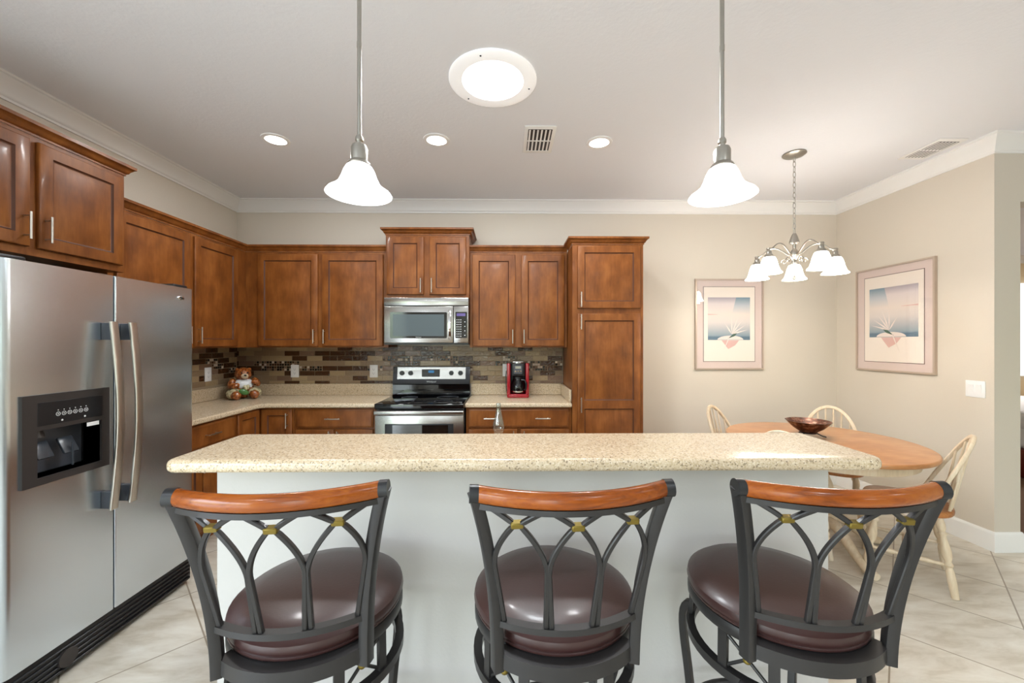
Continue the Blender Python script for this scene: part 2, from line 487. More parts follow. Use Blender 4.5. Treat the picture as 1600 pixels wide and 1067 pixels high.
# bedroom seen through the hall opening
b = MB(); b.box(3.6, 6.4, 0, 10.4, 6.5, ZC); b.box(10.3, YR + T, 0, 10.4, 6.4, ZC); b.box(XR + T, YB + T, 0, 3.6, 6.5, ZC)
b.box(XE + T, YR, 0, 10.4, YR + T, ZC)
M['bedwall'] = paint('bedroom_paint', (226, 206, 170))
struct(b.obj('wall_bedroom', 'bedwall'))
b = MB(); b.sweep([(3.6, 6.4), (10.3, 6.4)], CROWN); struct(b.obj('trim_2', 'trim'))
lamp('bedroom_disk_lamp', (7.2, 4.6, ZC - 0.03), 60, (1, 0.95, 0.88), size=0.5)  # unseen disk lamp under the bedroom ceiling, no fixture modelled
M['carpet'] = paint('brown_carpet', (112, 84, 66), 0.9, 0.5, 200)
M['bedred'] = wood('mahogany', (70, 18, 16), (92, 28, 22), (110, 40, 30))
M['sheet'] = mat('white_bedding', (232, 232, 236), 0.8)
M['curtain'] = mat('brown_curtain', (92, 52, 38), 0.8)
b = MB(); b.box(3.62, YR + T + 0.02, 0.0, 10.28, 6.38, 0.012); tag(b.obj('area_rug', 'carpet'), 'brown bedroom rug seen through the hall opening', 'rug')
bed = thing('bed', 'white made bed with dark red wooden frame seen through the hall opening', 'bed', (5.4, 4.0, 0.012))
b = MB(); b.box(0, 0, 0.0, 2.1, 1.7, 0.30, .02); b.obj('bed_frame', 'bedred', bed)
b = MB(); b.box(0.04, 0.04, 0.30, 2.06, 1.66, 0.62, .06, 4); b.obj('mattress', 'sheet', bed)
b = MB(); b.box(0.0, 0.0, 0.5, 1.7, 1.7, 0.70, .08, 4); b.obj('bedspread', 'sheet', bed)
b = MB(); b.box(0.05, 0.9, 0.70, 0.55, 1.5, 0.95, .09, 4); b.obj('pillow', 'sheet', bed)
b = MB()
pts = [(7.2 + 0.9 * k / 40, 6.28 + 0.035 * math.sin(k * 1.3)) for k in range(41)]
b.rings([[(x, y, 0.75), (x, y + .012, 0.75), (x, y + .012, 2.45), (x, y, 2.45)] for x, y in pts])
tag(b.obj('curtain', 'curtain'), 'brown pleated curtain hanging in the bedroom', 'curtain')
wb = MB(); wb.box(8.15, 6.36, 0.9, 9.6, 6.4, 2.4)
struct(wb.obj('window_3', emitter('bedroom_window_daylight', (235, 245, 255), 1.6)))

# ------------------------------------------------------------------ cabinets
def door_mesh(w, h, panels=None, fr=0.058, t=0.02):
    b = MB(); rect = lambda i, y, x0=0, x1=w, z0=0, z1=h: [(x0 + i, y, z0 + i), (x1 - i, y, z0 + i), (x1 - i, y, z1 - i), (x0 + i, y, z1 - i)]
    b.rings([rect(0, 0), rect(0, -t + .005), rect(.002, -t + .0015), rect(.005, -t)], cap1=False)
    panels = panels or [(fr, h - fr)]
    i = .005
    b.face([(i, -t, i), (fr, -t, i), (fr, -t, h - i), (i, -t, h - i)])
    b.face([(w - fr, -t, i), (w - i, -t, i), (w - i, -t, h - i), (w - fr, -t, h - i)])
    z = i
    for a, c in list(panels) + [(h - i, h)]:
        b.face([(fr, -t, z), (w - fr, -t, z), (w - fr, -t, a), (fr, -t, a)]); z = c
    for a, c in panels:
        q = dict(x0=fr, x1=w - fr, z0=a, z1=c)
        b.mi = 1; b.rings([rect(0, -t, **q), rect(.004, -t + .006, **q), rect(.009, -t + .009, **q)], cap0=False, cap1=False)
        b.mi = 0; b.rings([rect(.009, -t + .009, **q), rect(.012, -t + .009, **q), rect(.034, -t + .003, **q)], cap0=False)
    return b
def pull(parent, x, z, horiz=False, ln=0.128, y=-0.02):
    b = MB(); r = .0052; h = ln / 2; d = .032
    if horiz: a, c = (-h, -d, 0), (h, -d, 0); ps = [(-h * .72, 0), (h * .72, 0)]
    else: a, c = (0, -d, -h), (0, -d, h); ps = [(0, -h * .72), (0, h * .72)]
    b.cyl(a, c, r, 12)
    for px, pz in ps: b.cyl((px, 0, pz), (px, -d, pz), .004, 10)
    return b.obj('handle', 'handle', parent, (x, y, z))
CABCROWN = [(0, 0), (.006, 0), (.006, .010), (.014, .014), (.020, .026), (.034, .042), (.040, .044), (.040, .060), (0, .060)]
def cabinet(name, label, x, y, rz, w, dep, z0, z1, doors=(), drawers=(), crown=None, toe=False, loc_z=None, group=None):
    """local frame: face at y=0, front towards -y; door = (x0, x1, z0, z1, panels, [(hx, hz, horiz)])"""
    c = thing(name, label, 'cabinet', (x, y, z0), rz, group)
    b = MB()
    if toe: b.box(0, 0, .10, w, dep, z1 - z0, .0015, 1); b.box(0, .07, 0, w, dep, .10)
    else: b.box(0, 0, 0, w, dep, z1 - z0, .0015, 1)
    b.obj('cabinet_body', 'cab', c)
    for a, e, p, q, pan, hs in doors:
        d = door_mesh(e - a, q - p, pan).obj('door', ['cab', 'glazeshade'], c, (a, 0, p - z0))
        for hx, hz, hor in hs: pull(d, hx - a, hz - p, hor)
    for a, e, p, q, hs in drawers:
        b = MB(); h = q - p; ww = e - a; rect = lambda i, yy: [(i, yy, i), (ww - i, yy, i), (ww - i, yy, h - i), (i, yy, h - i)]
        b.rings([rect(0, 0), rect(0, -.012), rect(.004, -.015), rect(.010, -.016), (rect(.014, -.02))])
        d = b.obj('drawer', 'cab', c, (a, 0, p - z0))
        for hx in hs: pull(d, hx - a, h / 2, True)
    if crown:
        b = MB(); b.sweep(crown, [(o, zz + z1 - z0) for o, zz in CABCROWN]); b.obj('crown_molding', 'cab', c)
    return c
H90 = PI / 2
UZ0, UZ1, UD0, UD1 = 1.39, 2.268, 1.402, 2.245
UF = 3.69     # face of back wall uppers
LF = -2.40    # face of side wall uppers
# above the refrigerator (faces +x)
cabinet('wall_cabinet', 'deep wooden wall cabinet mounted over the refrigerator', -2.29, 1.43, H90, .98, .39, 1.85, 2.43,
        doors=[(.06, .495, 1.89, 2.405, None, [(.47, 1.985, False)]), (.532, .955, 1.89, 2.405, None, [(.557, 1.985, False)])],
        crown=[(0, 0), (.98, 0), (.98, .39)])
cabinet('wall_cabinet', 'single-door wall cabinet between the refrigerator cabinet and the corner', LF, 2.42, H90, .625, .28, UZ0, UZ1,
        doors=[(.04, .605, UD0, UD1, None, [(.575, 1.49, False)])], crown=[(0, 0), (.625, 0)])
cabinet('wall_cabinet', 'narrow single-door wall cabinet above the outlet on the side wall', LF, 3.045, H90, .645, .28, UZ0, UZ1,
        doors=[(.025, .51, UD0, UD1, None, [(.05, 1.49, False)])], crown=[(0, 0), (.645, 0)])
cabinet('wall_cabinet', 'two-door wall cabinet above the bear, running from corner to microwave', XL + .01, UF, 0, 1.585, .30, UZ0, UZ1,
        doors=[(.395, .942, UD0, UD1, None, [(.915, 1.49, False)]), (.983, 1.538, UD0, UD1, None, [(1.008, 1.49, False)])], crown=[(.29, 0), (1.585, 0)])
cabinet('wall_cabinet', 'short two-door wall cabinet mounted on top of the microwave', -1.105, UF - .05, 0, .76, .35, 1.842, 2.415,
        doors=[(.013, .348, 1.871, 2.395, None, [(.325, 1.95, False)]), (.40, .731, 1.871, 2.395, None, [(.423, 1.95, False)])], crown=[(0, .35), (0, 0), (.76, 0), (.76, .35)])
cabinet('wall_cabinet', 'two-door wall cabinet above the red coffee maker', -.345, UF, 0, .900, .30, UZ0, UZ1,
        doors=[(.025, .419, UD0, UD1, None, [(.396, 1.49, False)]), (.478, .874, UD0, UD1, None, [(.50, 1.49, False)])], crown=[(0, 0), (.900, 0)])
cabinet('pantry_cabinet', 'tall wooden pantry cabinet standing at the end of the counter', .56, 3.41, 0, .61, .58, 0, 2.277,
        doors=[(.042, .582, 1.728, 2.262, None, [(.068, 1.80, False)]), (.042, .582, .125, 1.682, [(.058, .745), (.815, 1.499)], [(.068, 1.61, False), (.068, .905, False)])],
        crown=[(0, .238), (0, 0), (.61, 0), (.61, .58)], toe=True)
# base cabinets
DZ0, DZ1, PZ0, PZ1 = .705, .862, .125, .687
BT = .874
cabinet('base_cabinet', 'drawer base cabinet between the refrigerator and the corner cabinet', -2.13, 2.44, H90, .695, .55, 0, BT,
        doors=[(.02, .345, PZ0, PZ1, None, [(.32, .60, False)]), (.355, .68, PZ0, PZ1, None, [(.38, .60, False)])],
        drawers=[(.02, .68, DZ0, DZ1, [.42])], toe=True)
c = thing('corner_base_cabinet', 'corner base cabinet with two folding door leaves under the bear', 'cabinet', (-2.13, 3.45, 0))
b = MB(); b.prism([(-.55, -.315), (0, -.315), (0, 0), (.30, 0), (.30, .54), (-.55, .54)], .10, BT); b.prism([(-.55, -.315), (-.07, -.315), (-.07, .07), (.30, .07), (.30, .54), (-.55, .54)], 0, .1)
b.obj('cabinet_body', 'cab', c)
door_mesh(.268, .737, None, .05).obj('door', ['cab', 'glazeshade'], c, (0.0, -.295, .125), (0, 0, H90))
d = door_mesh(.258, .737, None, .05).obj('door', ['cab', 'glazeshade'], c, (.027, 0, .125)); pull(d, .225, .645)
cabinet('base_cabinet', 'drawer base cabinet between the corner cabinet and the range', -1.828, 3.45, 0, .696, .54, 0, BT,
        doors=[(.02, .34, PZ0, PZ1, None, [(.31, .615, False)]), (.355, .676, PZ0, PZ1, None, [(.38, .615, False)])],
        drawers=[(.02, .676, DZ0, DZ1, [.34])], toe=True)
cabinet('base_cabinet', 'wide drawer base cabinet under the red coffee maker', -.355, 3.45, 0, .912, .54, 0, BT,
        doors=[(.025, .44, PZ0, PZ1, None, [(.41, .615, False)]), (.47, .887, PZ0, PZ1, None, [(.50, .615, False)])],
        drawers=[(.025, .887, DZ0, DZ1, [.22, .66])], toe=True)

# countertops
CX, CYF = -2.095, 3.415
ct = thing('countertop', 'L-shaped speckled cream countertop under the bear', 'countertop', (0, 0, .876))
b = MB(); b.slab([(XL + .002, 2.43), (CX, 2.43), (CX, CYF - .04), (CX + .012, CYF - .012), (CX + .04, CYF), (-1.128, CYF), (-1.128, YB - .002), (XL + .002, YB - .002)], 0, .038, .012); b.obj('slab', 'counter', ct)
b = MB(); b.box(XL + .022, YB - .022, .038, -1.128, YB - .002, .15, .003, 1); b.box(XL + .002, 2.43, .038, XL + .022, YB - .002, .15, .003, 1); b.obj('splash', 'counter', ct)
ct = thing('countertop', 'short speckled cream countertop under the red coffee maker', 'countertop', (0, 0, .876))
b = MB(); b.slab([(-.36, CYF), (.556, CYF), (.556, YB - .002), (-.36, YB - .002)], 0, .038, .012); b.obj('slab', 'counter', ct)
b = MB(); b.box(-.36, YB - .022, .038, .536, YB - .002, .15, .003, 1); b.box(.536, CYF + .02, .038, .556, YB - .002, .15, .003, 1); b.obj('splash', 'counter', ct)

# glass tile backsplash: individual tiles in one surface
def tile_mats():
    out = []
    for nme, rgb in (('tile_taupe', (142, 120, 94)), ('tile_rose', (124, 98, 80)), ('tile_sand', (164, 142, 108)), ('tile_brown', (70, 42, 20)), ('tile_black', (26, 16, 12)), ('tile_pearl', (196, 180, 164))):
        m = mat(nme, rgb, 0.12, spec=0.6)
        n = noise(m, coords(m, (1, 1, 1.6)), 34, 2, 0.5, 0.8); bump(m, n.outputs[0], 0.7, 0.008)
        out.append(m)
    g = mat('tile_grout', (150, 132, 106), 0.8)
    return out + [g]
TM = tile_mats()
def backsplash(name, label, u0, u1, z0, z1, fn, seed):
    rnd = random.Random(seed)
    b = MB(); b.mi = 6
    q = [fn(u, h, z) for h in (.001, .006) for z in (z0, z1) for u in (u0, u1)]
    for f in ((0, 1, 3, 2), (4, 6, 7, 5), (0, 4, 5, 1), (2, 3, 7, 6), (0, 2, 6, 4), (1, 5, 7, 3)): b.face([q[i] for i in f])
    def quad(a, c, zl, zh, mi, e=.0012):
        b.mi = mi
        h = .008
        o = [fn(a, .006, zl), fn(c, .006, zl), fn(c, .006, zh), fn(a, .006, zh)]
        i = [fn(a + e, h, zl + e), fn(c - e, h, zl + e), fn(c - e, h, zh - e), fn(a + e, h, zh - e)]
        b.rings([o, i], cap0=False)
    PW, PH, G = .150, .0495, .0028
    row = 0; z = z1
    while z - PH > z0 - .03:
        zl, zh = max(z - PH + G, z0), z
        u = u0 - (PW / 2 if row % 2 else 0) - PW * .35
        while u < u1:
            a, c = max(u, u0), min(u + PW - G, u1)
            if c - a > .012:
                k = rnd.random()
                if row in (2, 3, 4) and k < .26:
                    for i in range(6):
                        for j in range(2):
                            s = (PW - G) / 6; hh = (zh - zl) / 2
                            aa, cc = u + i * s, u + (i + 1) * s - .003
                            if aa >= u0 and cc <= u1: quad(aa, cc, zl + j * hh, zl + (j + 1) * hh - .0025, rnd.choice((4, 4, 3, 5, 1, 4)))
                else: quad(a, c, zl, zh, 3 if k > .70 else (0 if k < .38 else (1 if k < .52 else 2)))
            u += PW
        z -= PH; row += 1
    return tag(b.obj(name, TM), label, 'backsplash')
backsplash('tile_backsplash', 'brown and tan glass mosaic backsplash on the wall behind the range', XL + .001, .558, 1.026, 1.40, lambda u, h, z: (u, YB - h, z), 3)
backsplash('tile_backsplash', 'short stretch of glass mosaic backsplash on the side wall beside refrigerator', 2.43, YB - .01, 1.026, 1.388, lambda u, h, z: (XL + h, u, z), 5)

# ------------------------------------------------------------------ refrigerator (faces +x); local x runs along +Y, local y into the wall
fr = thing('refrigerator', 'stainless steel side-by-side refrigerator with black ice and water dispenser', 'refrigerator', (-1.885, 1.50, 0), H90)
b = MB(); b.box(.008, .085, .03, .912, .78, 1.745, .006); b.obj('refrigerator_body', 'darkgrey', fr)
def arc(cx, cy, r, a0, a1, n=8): return [(cx + r * math.cos(R(a0 + (a1 - a0) * k / n)), cy + r * math.sin(R(a0 + (a1 - a0) * k / n))) for k in range(n + 1)]
def dprism(b, left, right, z0, z1, rl, rr):
    poly = (arc(left + rl, rl, rl, 180, 270) if rl else [(left, 0)]) + (arc(right - rr, rr, rr, 270, 360) if rr else [(right, 0)]) + [(right, .075), (left, .075)]
    b.prism(poly, z0, z1)
D0, D1 = .158, 1.752
b = MB(); W1 = .432; hx0, hx1, hz0, hz1 = .113, .366, .887, 1.078
dprism(b, 0, W1, D0, hz0, .036, .006); dprism(b, 0, W1, hz1, D1, .036, .006); dprism(b, 0, hx0, hz0, hz1, .036, 0); dprism(b, hx1, W1, hz0, hz1, 0, .006)
fd = b.obj('freezer_door', 'steel', fr)
b = MB(); dprism(b, .438, .92, D0, D1, .006, .022); rd = b.obj('refrigerator_door', 'steel', fr)
def fhandle(par, x):
    n = 24; b = MB(); path = []
    for k in range(n + 1):
        t = k / n; path.append((x, -.046 - .032 * math.sin(PI * t), .655 + .875 * t))
    b.tube(path, 0, sec=rrect(-.018, -.007, .018, .007, .005, 3), up=(0, -1, 0))
    h = b.obj('handle', 'handle', par)
    for z in (.66, 1.445): b = MB(); b.box(x - .013, -.05, z, x + .013, 0, z + .08, .004); b.obj('handle_mount', 'darkgrey', h)
fhandle(fd, .383); fhandle(rd, .477)
dp = MB(); zt = 1.222; zb = .858; x0, x1 = .062, .401; d = -.010
for q in ((x0, zb, hx0, zt), (hx1, zb, x1, zt), (hx0, zb, hx1, hz0), (hx0, hz1, hx1, zt)): dp.box(q[0], d, q[1], q[2], .0, q[3])
dp = dp.obj('dispenser', 'dark', fd)
b = MB(); k = .1
b.face([(hx0, k, hz0), (hx1, k, hz0), (hx1, k, hz1), (hx0, k, hz1)])
b.face([(hx0, 0, hz0), (hx0, k, hz0), (hx0, k, hz1), (hx0, 0, hz1)]); b.face([(hx1, 0, hz0), (hx1, k, hz0), (hx1, k, hz1), (hx1, 0, hz1)])
b.face([(hx0, 0, hz0), (hx1, 0, hz0), (hx1, k, hz0), (hx0, k, hz0)]); b.face([(hx0, 0, hz1), (hx1, 0, hz1), (hx1, k, hz1), (hx0, k, hz1)])
b.obj('dispenser_recess', 'blackglass', fd)
for x in (.165, .262):
    b = MB(); mt = Matrix.Translation((x, .035, .99)) @ Matrix.Rotation(R(-28), 4, 'X')
    b.box(-.03, -.006, -.04, .03, .006, .035, .005); bmesh.ops.transform(b.bm, matrix=mt, verts=b.bm.verts[:])
    b.obj('dispenser_paddle', 'paddle', fd)
b = MB(); b.cyl((.26, .01, 1.0), (.262, .012, .9), .004, 8); b.obj('water_nozzle', 'paddle', fd)
b = MB(); b.lathe(((.03, 0), (.022, .03)), (.15, .045, 1.045), 14); b.obj('ice_chute', 'dark', fd)
b = MB(); b.box(.112, -.0115, 1.095, .368, -.0095, 1.19, .001, 1); cp = b.obj('control_panel', 'black', fd)
b = MB()
for i in range(6):
    x = .185 + i * .022
    b.lathe(((.0085, 0), (.0085, 1), (.0068, 1), (.0068, 0)), n=16, axis=((x, -.0116, 1.135), (x, -.0122, 1.135)), cap0=False, cap1=False)
    b.cyl((x, -.0116, 1.135), (x, -.0122, 1.135), .0025, 8); b.cyl((x, -.0116, 1.151), (x, -.0122, 1.151), .002, 8)
for x in (.20, .29): b.cyl((x, -.0116, 1.107), (x, -.0122, 1.107), .004, 10)
b.obj('icon_marking', 'whiteink', cp)
b = MB(); b.box(.30, -.011, 1.058, .352, -.0095, 1.075); b.obj('sticker', 'white', dp)
b = MB(); b.lathe(((.024, 0), (.024, .6), (.020, 1)), n=24, axis=((0, 0, 0), (0, -.006, 0))); bmesh.ops.scale(b.bm, vec=(1, 1, .48), verts=b.bm.verts[:])
bd = b.obj('badge', 'chrome', rd, (.822, 0, 1.690))
text('badge_lettering', 'Whirlpool', .009, 'black', bd, (0, -.0065, 0), (R(90), 0, 0))
b = MB(); b.box(.012, .012, .022, .908, .09, .150, .004)
for k in range(5): b.box(.02, .004, .032 + k * .022, .90, .016, .042 + k * .022, .003, 1)
gr = b.obj('base_grille', 'black', fr)
b = MB(); b.lathe(((.038, 0), (.038, 1)), n=20, axis=((.235, .012, .082), (.235, -.002, .082))); b.obj('filter_cap', 'dark', gr)
for x in (.06, .86): b = MB(); b.box(x - .05, .03, 1.752, x + .05, .16, 1.772, .006); b.obj('hinge_cover', 'black', fr)
for x in (.05, .87): b = MB(); b.cyl((x, .06, 0), (x, .06, .03), .018, 12); b.obj('levelling_foot', 'chrome', fr)

# ------------------------------------------------------------------ range
rg = thing('range', 'stainless steel electric range with black glass cooktop', 'range', (-1.122, 3.40, 0))
RW = .758
b = MB(); b.box(.004, .02, .03, RW - .004, .585, .885, .003, 1); b.obj('range_body', 'black', rg)
b = MB(); b.box(0, -.03, .868, RW, .53, .918, .010, 3); ck = b.obj('cooktop', 'blackglass', rg)
b = MB()
for x, y, r in ((.2, .12, .10), (.56, .12, .08), (.2, .38, .075), (.56, .38, .10)): b.lathe(((r, 0), (r, .0006), (r - .003, .0006), (r - .003, 0)), (x, y, .918), 40, False, False)
b.obj('burner_marking', 'darkgrey', ck)
b = MB(); b.box(.006, -.028, .20, RW - .006, .02, .818, .004); od = b.obj('oven_door', 'steelgrey', rg)
b = MB(); b.box(.09, -.0305, .30, RW - .09, -.026, .748, .003); wf = b.obj('oven_window_frame', 'black', od)
b = MB(); b.box(.155, -.0320, .33, RW - .135, -.030, .738); b.obj('oven_window', 'ovenglass', od)
b = MB(); b.box(.0, -.058, .826, RW, -.035, .862, .009, 3); b.box(.03, -.04, .83, .07, .02, .858); b.box(RW - .07, -.04, .83, RW - .03, .02, .858); b.obj('oven_handle', 'steelgrey', od)
b = MB(); b.box(.006, -.024, .06, RW - .006, .02, .192, .004); b.obj('storage_drawer', 'steelgrey', rg)
bgd = MB()
bgd.rings([[(x, .50, .918), (x, .585, .918), (x, .585, 1.198), (x, .535, 1.198), (x, .515, 1.075), (x, .500, 1.03), (x, .512, 1.022), (x, .512, .93)] for x in (.002, RW - .002)])
bgd = bgd.obj('backguard', 'blackglass', rg)
b = MB()
b.rings([[(x, .513, 1.078), (x, .533, 1.078), (x, .540, 1.192), (x, .531, 1.192)] for x in (.045, RW - .045)])
pn = b.obj('control_panel', 'steelgrey', bgd)
ry = lambda z: .5125 + (z - 1.078) * .158
for x in (.09, .175, RW - .185, RW - .095):
    b = MB(); z = 1.135; y = ry(z)
    b.lathe(((.024, 0), (.022, .55), (.020, 1)), n=20, axis=((x, y, z), (x, y - .022, z + .003)))
    b.box(x - .003, y - .026, z - .016, x + .003, y - .02, z + .018); kb = b.obj('knob', 'black', pn)
b = MB(); b.box(.285, ry(1.135) - .006, 1.098, .46, ry(1.135) + .01, 1.172, .002, 1); dsp = b.obj('display_panel', 'dark', pn)
b = MB(); b.box(.35, ry(1.135) - .0075, 1.138, .405, ry(1.135) - .005, 1.162); b.obj('display', 'lcd', dsp)
b = MB()
for i in range(3):
    for j in range(2): b.cyl((.30 + .018 * i, ry(1.135) - .0075, 1.115 + .02 * j), (.30 + .018 * i, ry(1.135) - .005, 1.115 + .02 * j), .004, 8)
    b.cyl((.42 + .016 * i, ry(1.135) - .0075, 1.125), (.42 + .016 * i, ry(1.135) - .005, 1.125), .005, 8)
b.obj('button', 'darkgrey', dsp)
text('badge_lettering', 'Whirlpool', .022, 'whiteink', bgd, (.38, .5055, 1.052), (R(72), 0, 0))

# ------------------------------------------------------------------ microwave
mw = thing('microwave', 'stainless steel over-the-range microwave with dark window', 'microwave', (-1.104, 3.585, 1.415))
MW, MH = .757, .423
b = MB(); b.box(0, .012, .0, MW, .405, MH, .002, 1); b.obj('microwave_body', 'black', mw)
b = MB(); b.box(0, -.005, .352, MW, .012, MH, .004); b.obj('vent_panel', 'steelgrey', mw)
mdx = .62
b = MB(); b.box(0, -.008, .016, mdx, .012, .346, .006, 3); md = b.obj('door', 'steelgrey', mw)
b = MB(); b.prism(rrect(.056, .058, .565, .292, .012), 0, .004); b.obj('window_frame', 'blackglass', md, (0, -.0075, 0), (R(90), 0, 0))
b = MB(); b.prism(rrect(.082, .078, .54, .272, .004), 0, .0012); b.obj('window', 'micglass', md, (0, -.0116, 0), (R(90), 0, 0))
text('badge_lettering', 'Whirlpool', .012, 'whiteink', md, (.31, -.0118, .068), (R(90), 0, 0), .0002)
b = MB(); b.tube([(.590, -.012, .055), (.590, -.032, .08), (.590, -.042, .18), (.590, -.032, .285), (.590, -.012, .31)], 0, sec=rrect(-.014, -.006, .014, .006, .005, 3), up=(0, -1, 0)); b.obj('handle', 'chrome', md)
b = MB(); b.box(.624, -.008, .016, MW, .012, .346, .004); pc = b.obj('control_panel', 'steelgrey', mw)
b = MB(); b.prism(rrect(.640, .06, .745, .295, .006), 0, .003); kp = b.obj('keypad', 'blackglass', pc, (0, -.0075, 0), (R(90), 0, 0))
b = MB(); b.box(.652, .257, .003, .730, .282, .0036); b.obj('display', 'lcdp', kp)
b = MB()
for i in range(3):
    for j in range(8): b.box(.651 + i * .017, .073 + j * .021, .003, .658 + i * .017, .080 + j * .021, .0035)
for j in range(4): b.cyl((.725, .085 + j * .04, .003), (.725, .085 + j * .04, .0035), .004, 12)
b.obj('button', 'whiteink', kp)

# ------------------------------------------------------------------ outlets and switch
def wallplate(name, label, loc, rz, w, h, kind):
    t = thing(name, label, 'outlet' if kind == 'o' else 'switch', loc, rz)
    b = MB(); b.box(-w / 2, -.006, -h / 2, w / 2, 0, h / 2, .003); b.obj('cover_plate', 'white', t)
    if kind == 'o':
        b = MB(); b.box(-.017, -.008, -.034, .017, -.005, .034, .002, 1); r = b.obj('receptacle', 'white', t)
        b = MB()
        for z in (-.019, .019):
            b.box(-.009, -.0084, z - .004, -.007, -.0078, z + .006); b.box(.007, -.0084, z - .004, .009, -.0078, z + .006); b.cyl((0, -.0084, z - .009), (0, -.0078, z - .009), .003, 8)
        b.obj('slot_marking', 'darkgrey', r)
    else:
        for x in (-.023, .023): b = MB(); b.rings([[(x - .016, -.006, -.033), (x + .016, -.006, -.033), (x + .016, -.012, .033), (x - .016, -.012, .033)], [(x - .016, -.004, -.033), (x + .016, -.004, -.033), (x + .016, -.004, .033), (x - .016, -.004, .033)]]); b.obj('rocker', 'white', t)
    return t
GO = 'outlets on the backsplash'
wallplate('wall_outlet', 'white outlet plate on the mosaic beside the bear on the side wall', (XL + .008, 3.60, 1.149), H90, .08, .125, 'o')
wallplate('wall_outlet', 'white outlet plate on the mosaic midway between the bear and range', (-2.112, YB - .008, 1.152), 0, .08, .125, 'o')
wallplate('wall_outlet', 'white outlet plate on the mosaic directly beside the range', (-1.33, YB - .008, 1.15), 0, .08, .125, 'o')
wallplate('wall_outlet', 'white outlet plate half hidden behind the coffee maker', (-.005, YB - .008, 1.16), 0, .08, .125, 'o')
wallplate('light_switch', 'white double rocker light switch on the dining wall', (XR, 2.798, 1.103), -H90, .12, .118, 's')

# ------------------------------------------------------------------ coffee maker
cm = thing('coffee_maker', 'red and black drip coffee maker on the counter', 'coffee maker', (.103, 3.755, .914))
b = MB(); b.slab(rrect(-.105, -.015, .105, .20, .03), 0, .035, .008); b.obj('base', 'red', cm)
for x in (-.105, .072):
    b = MB(); b.slab(rrect(x, .01, x + .033, .20, .012), .03, .325, .006); b.obj('side_panel', 'red', cm)
b = MB(); b.box(-.075, .11, .03, .075, .195, .33, .006); b.obj('water_tank', 'black', cm)
b = MB(); b.slab(rrect(-.071, .0, .071, .15, .03), .205, .325, .008); bh = b.obj('brew_basket', 'black', cm)
b = MB(); b.box(-.040, -.004, .225, .040, .004, .305, .003, 1); cpn = b.obj('control_panel', 'darkgrey', bh)
b = MB(); b.box(-.026, -.0055, .275, .026, -.0035, .298); b.obj('display', 'nickel', cpn)
b = MB()
for x in (-.024, 0, .024): b.cyl((x, -.007, .25), (x, -.003, .25), .008, 12)
b.obj('button', 'chrome', cpn)
b = MB(); b.lathe(((.06, 0), (.06, .008)), (-.0, .075, .325), 24); b.box(-.05, .04, .33, .05, .12, .342, .004); b.obj('lid', 'chrome', cm)
b = MB(); b.lathe(((.055, 0), (.066, .01), (.070, .05), (.062, .095), (.048, .125), (.046, .14)), (0, .065, .038), 28); cf = b.obj('carafe', 'blackglass', cm)
b = MB(); b.tube([(.03, .01, .17), (.065, .0, .165), (.078, -.004, .13), (.072, .0, .08), (.058, .02, .07)], .008, 8); b.obj('carafe_handle', 'black', cf)
b = MB(); b.lathe(((.048, 0), (.048, .02), (.03, .028)), (0, .065, .176), 24); b.obj('carafe_lid', 'black', cf)
b = MB(); b.lathe(((.0665, 0), (.0685, .006), (.069, .012)), (0, .065, .05), 28, False, False); b.obj('carafe_band', 'chrome', cf)
b = MB(); b.tube([(-.108, .225, .24), (-.112, .19, .235), (-.116, .16, .18), (-.112, .16, .08), (-.104, .17, .02)], .004, 8); b.obj('power_cord', 'black', cm)

# ------------------------------------------------------------------ glass bottle-vase on the low counter behind the bar
b = MB()
b.lathe(((.0, 0), (.030, 0), (.031, .01), (.024, .045), (.020, .06), (.028, .085), (.030, .10), (.026, .12), (.018, .15), (.0135, .175), (.0125, .19), (.0135, .205), (.0115, .214), (.009, .21), (.010, .19), (.016, .15), (.023, .12), (.026, .10)), (0, 0, 0), 24, False, False)
bmesh.ops.scale(b.bm, vec=(1, 1, 1), verts=b.bm.verts[:])
tag(b.obj('glass_vase', 'glass', None, (-.043, 2.0, .9145)), 'slim clear glass vase standing just behind the raised bar top', 'vase')

# ------------------------------------------------------------------ bear cookie jar
def blob(parts, voxel, name, mt, parent, smooth=4, loc=(0, 0, 0)):
    b = MB()
    for c_, r_, rot in parts: b.ball(c_, r_, 14, Matrix.Rotation(R(rot[0]), 4, rot[1]) if rot else None)
    o = b.obj(name, mt, None)
    md_ = o.modifiers.new('r', 'REMESH'); md_.mode = 'VOXEL'; md_.voxel_size = voxel; md_.use_smooth_shade = True
    ms = o.modifiers.new('s', 'SMOOTH'); ms.iterations = smooth
    me = bpy.data.meshes.new_from_object(o.evaluated_get(bpy.context.evaluated_depsgraph_get()))
    old = o.data; o.modifiers.clear(); o.data = me; bpy.data.meshes.remove(old); me.name = name
    if not me.materials: me.materials.append(M[mt] if isinstance(mt, str) else mt)
    o.parent = parent; o.location = loc
    return o
M['fur'] = mat('glazed_fur', (150, 84, 36), 0.25, coat=0.4)
_a = noise(M['fur'], coords(M['fur']), 60, 5); L(M['fur'], ramp(M['fur'], _a.outputs[0], ((.3, (84, 36, 12)), (.5, (146, 78, 32)), (.7, (190, 128, 72)))), P(M['fur']).inputs['Base Color'])
M['pants'] = mat('glazed_patchwork', (150, 140, 96), 0.25, coat=0.4)
_a = noise(M['pants'], coords(M['pants']), 30, 3); L(M['pants'], ramp(M['pants'], _a.outputs[0], ((.3, (70, 80, 44)), (.45, (160, 150, 116)), (.55, (206, 196, 160)), (.7, (120, 120, 66)))), P(M['pants']).inputs['Base Color'])
M['apron'] = mat('glazed_shirt', (222, 226, 228), 0.25, coat=0.4)
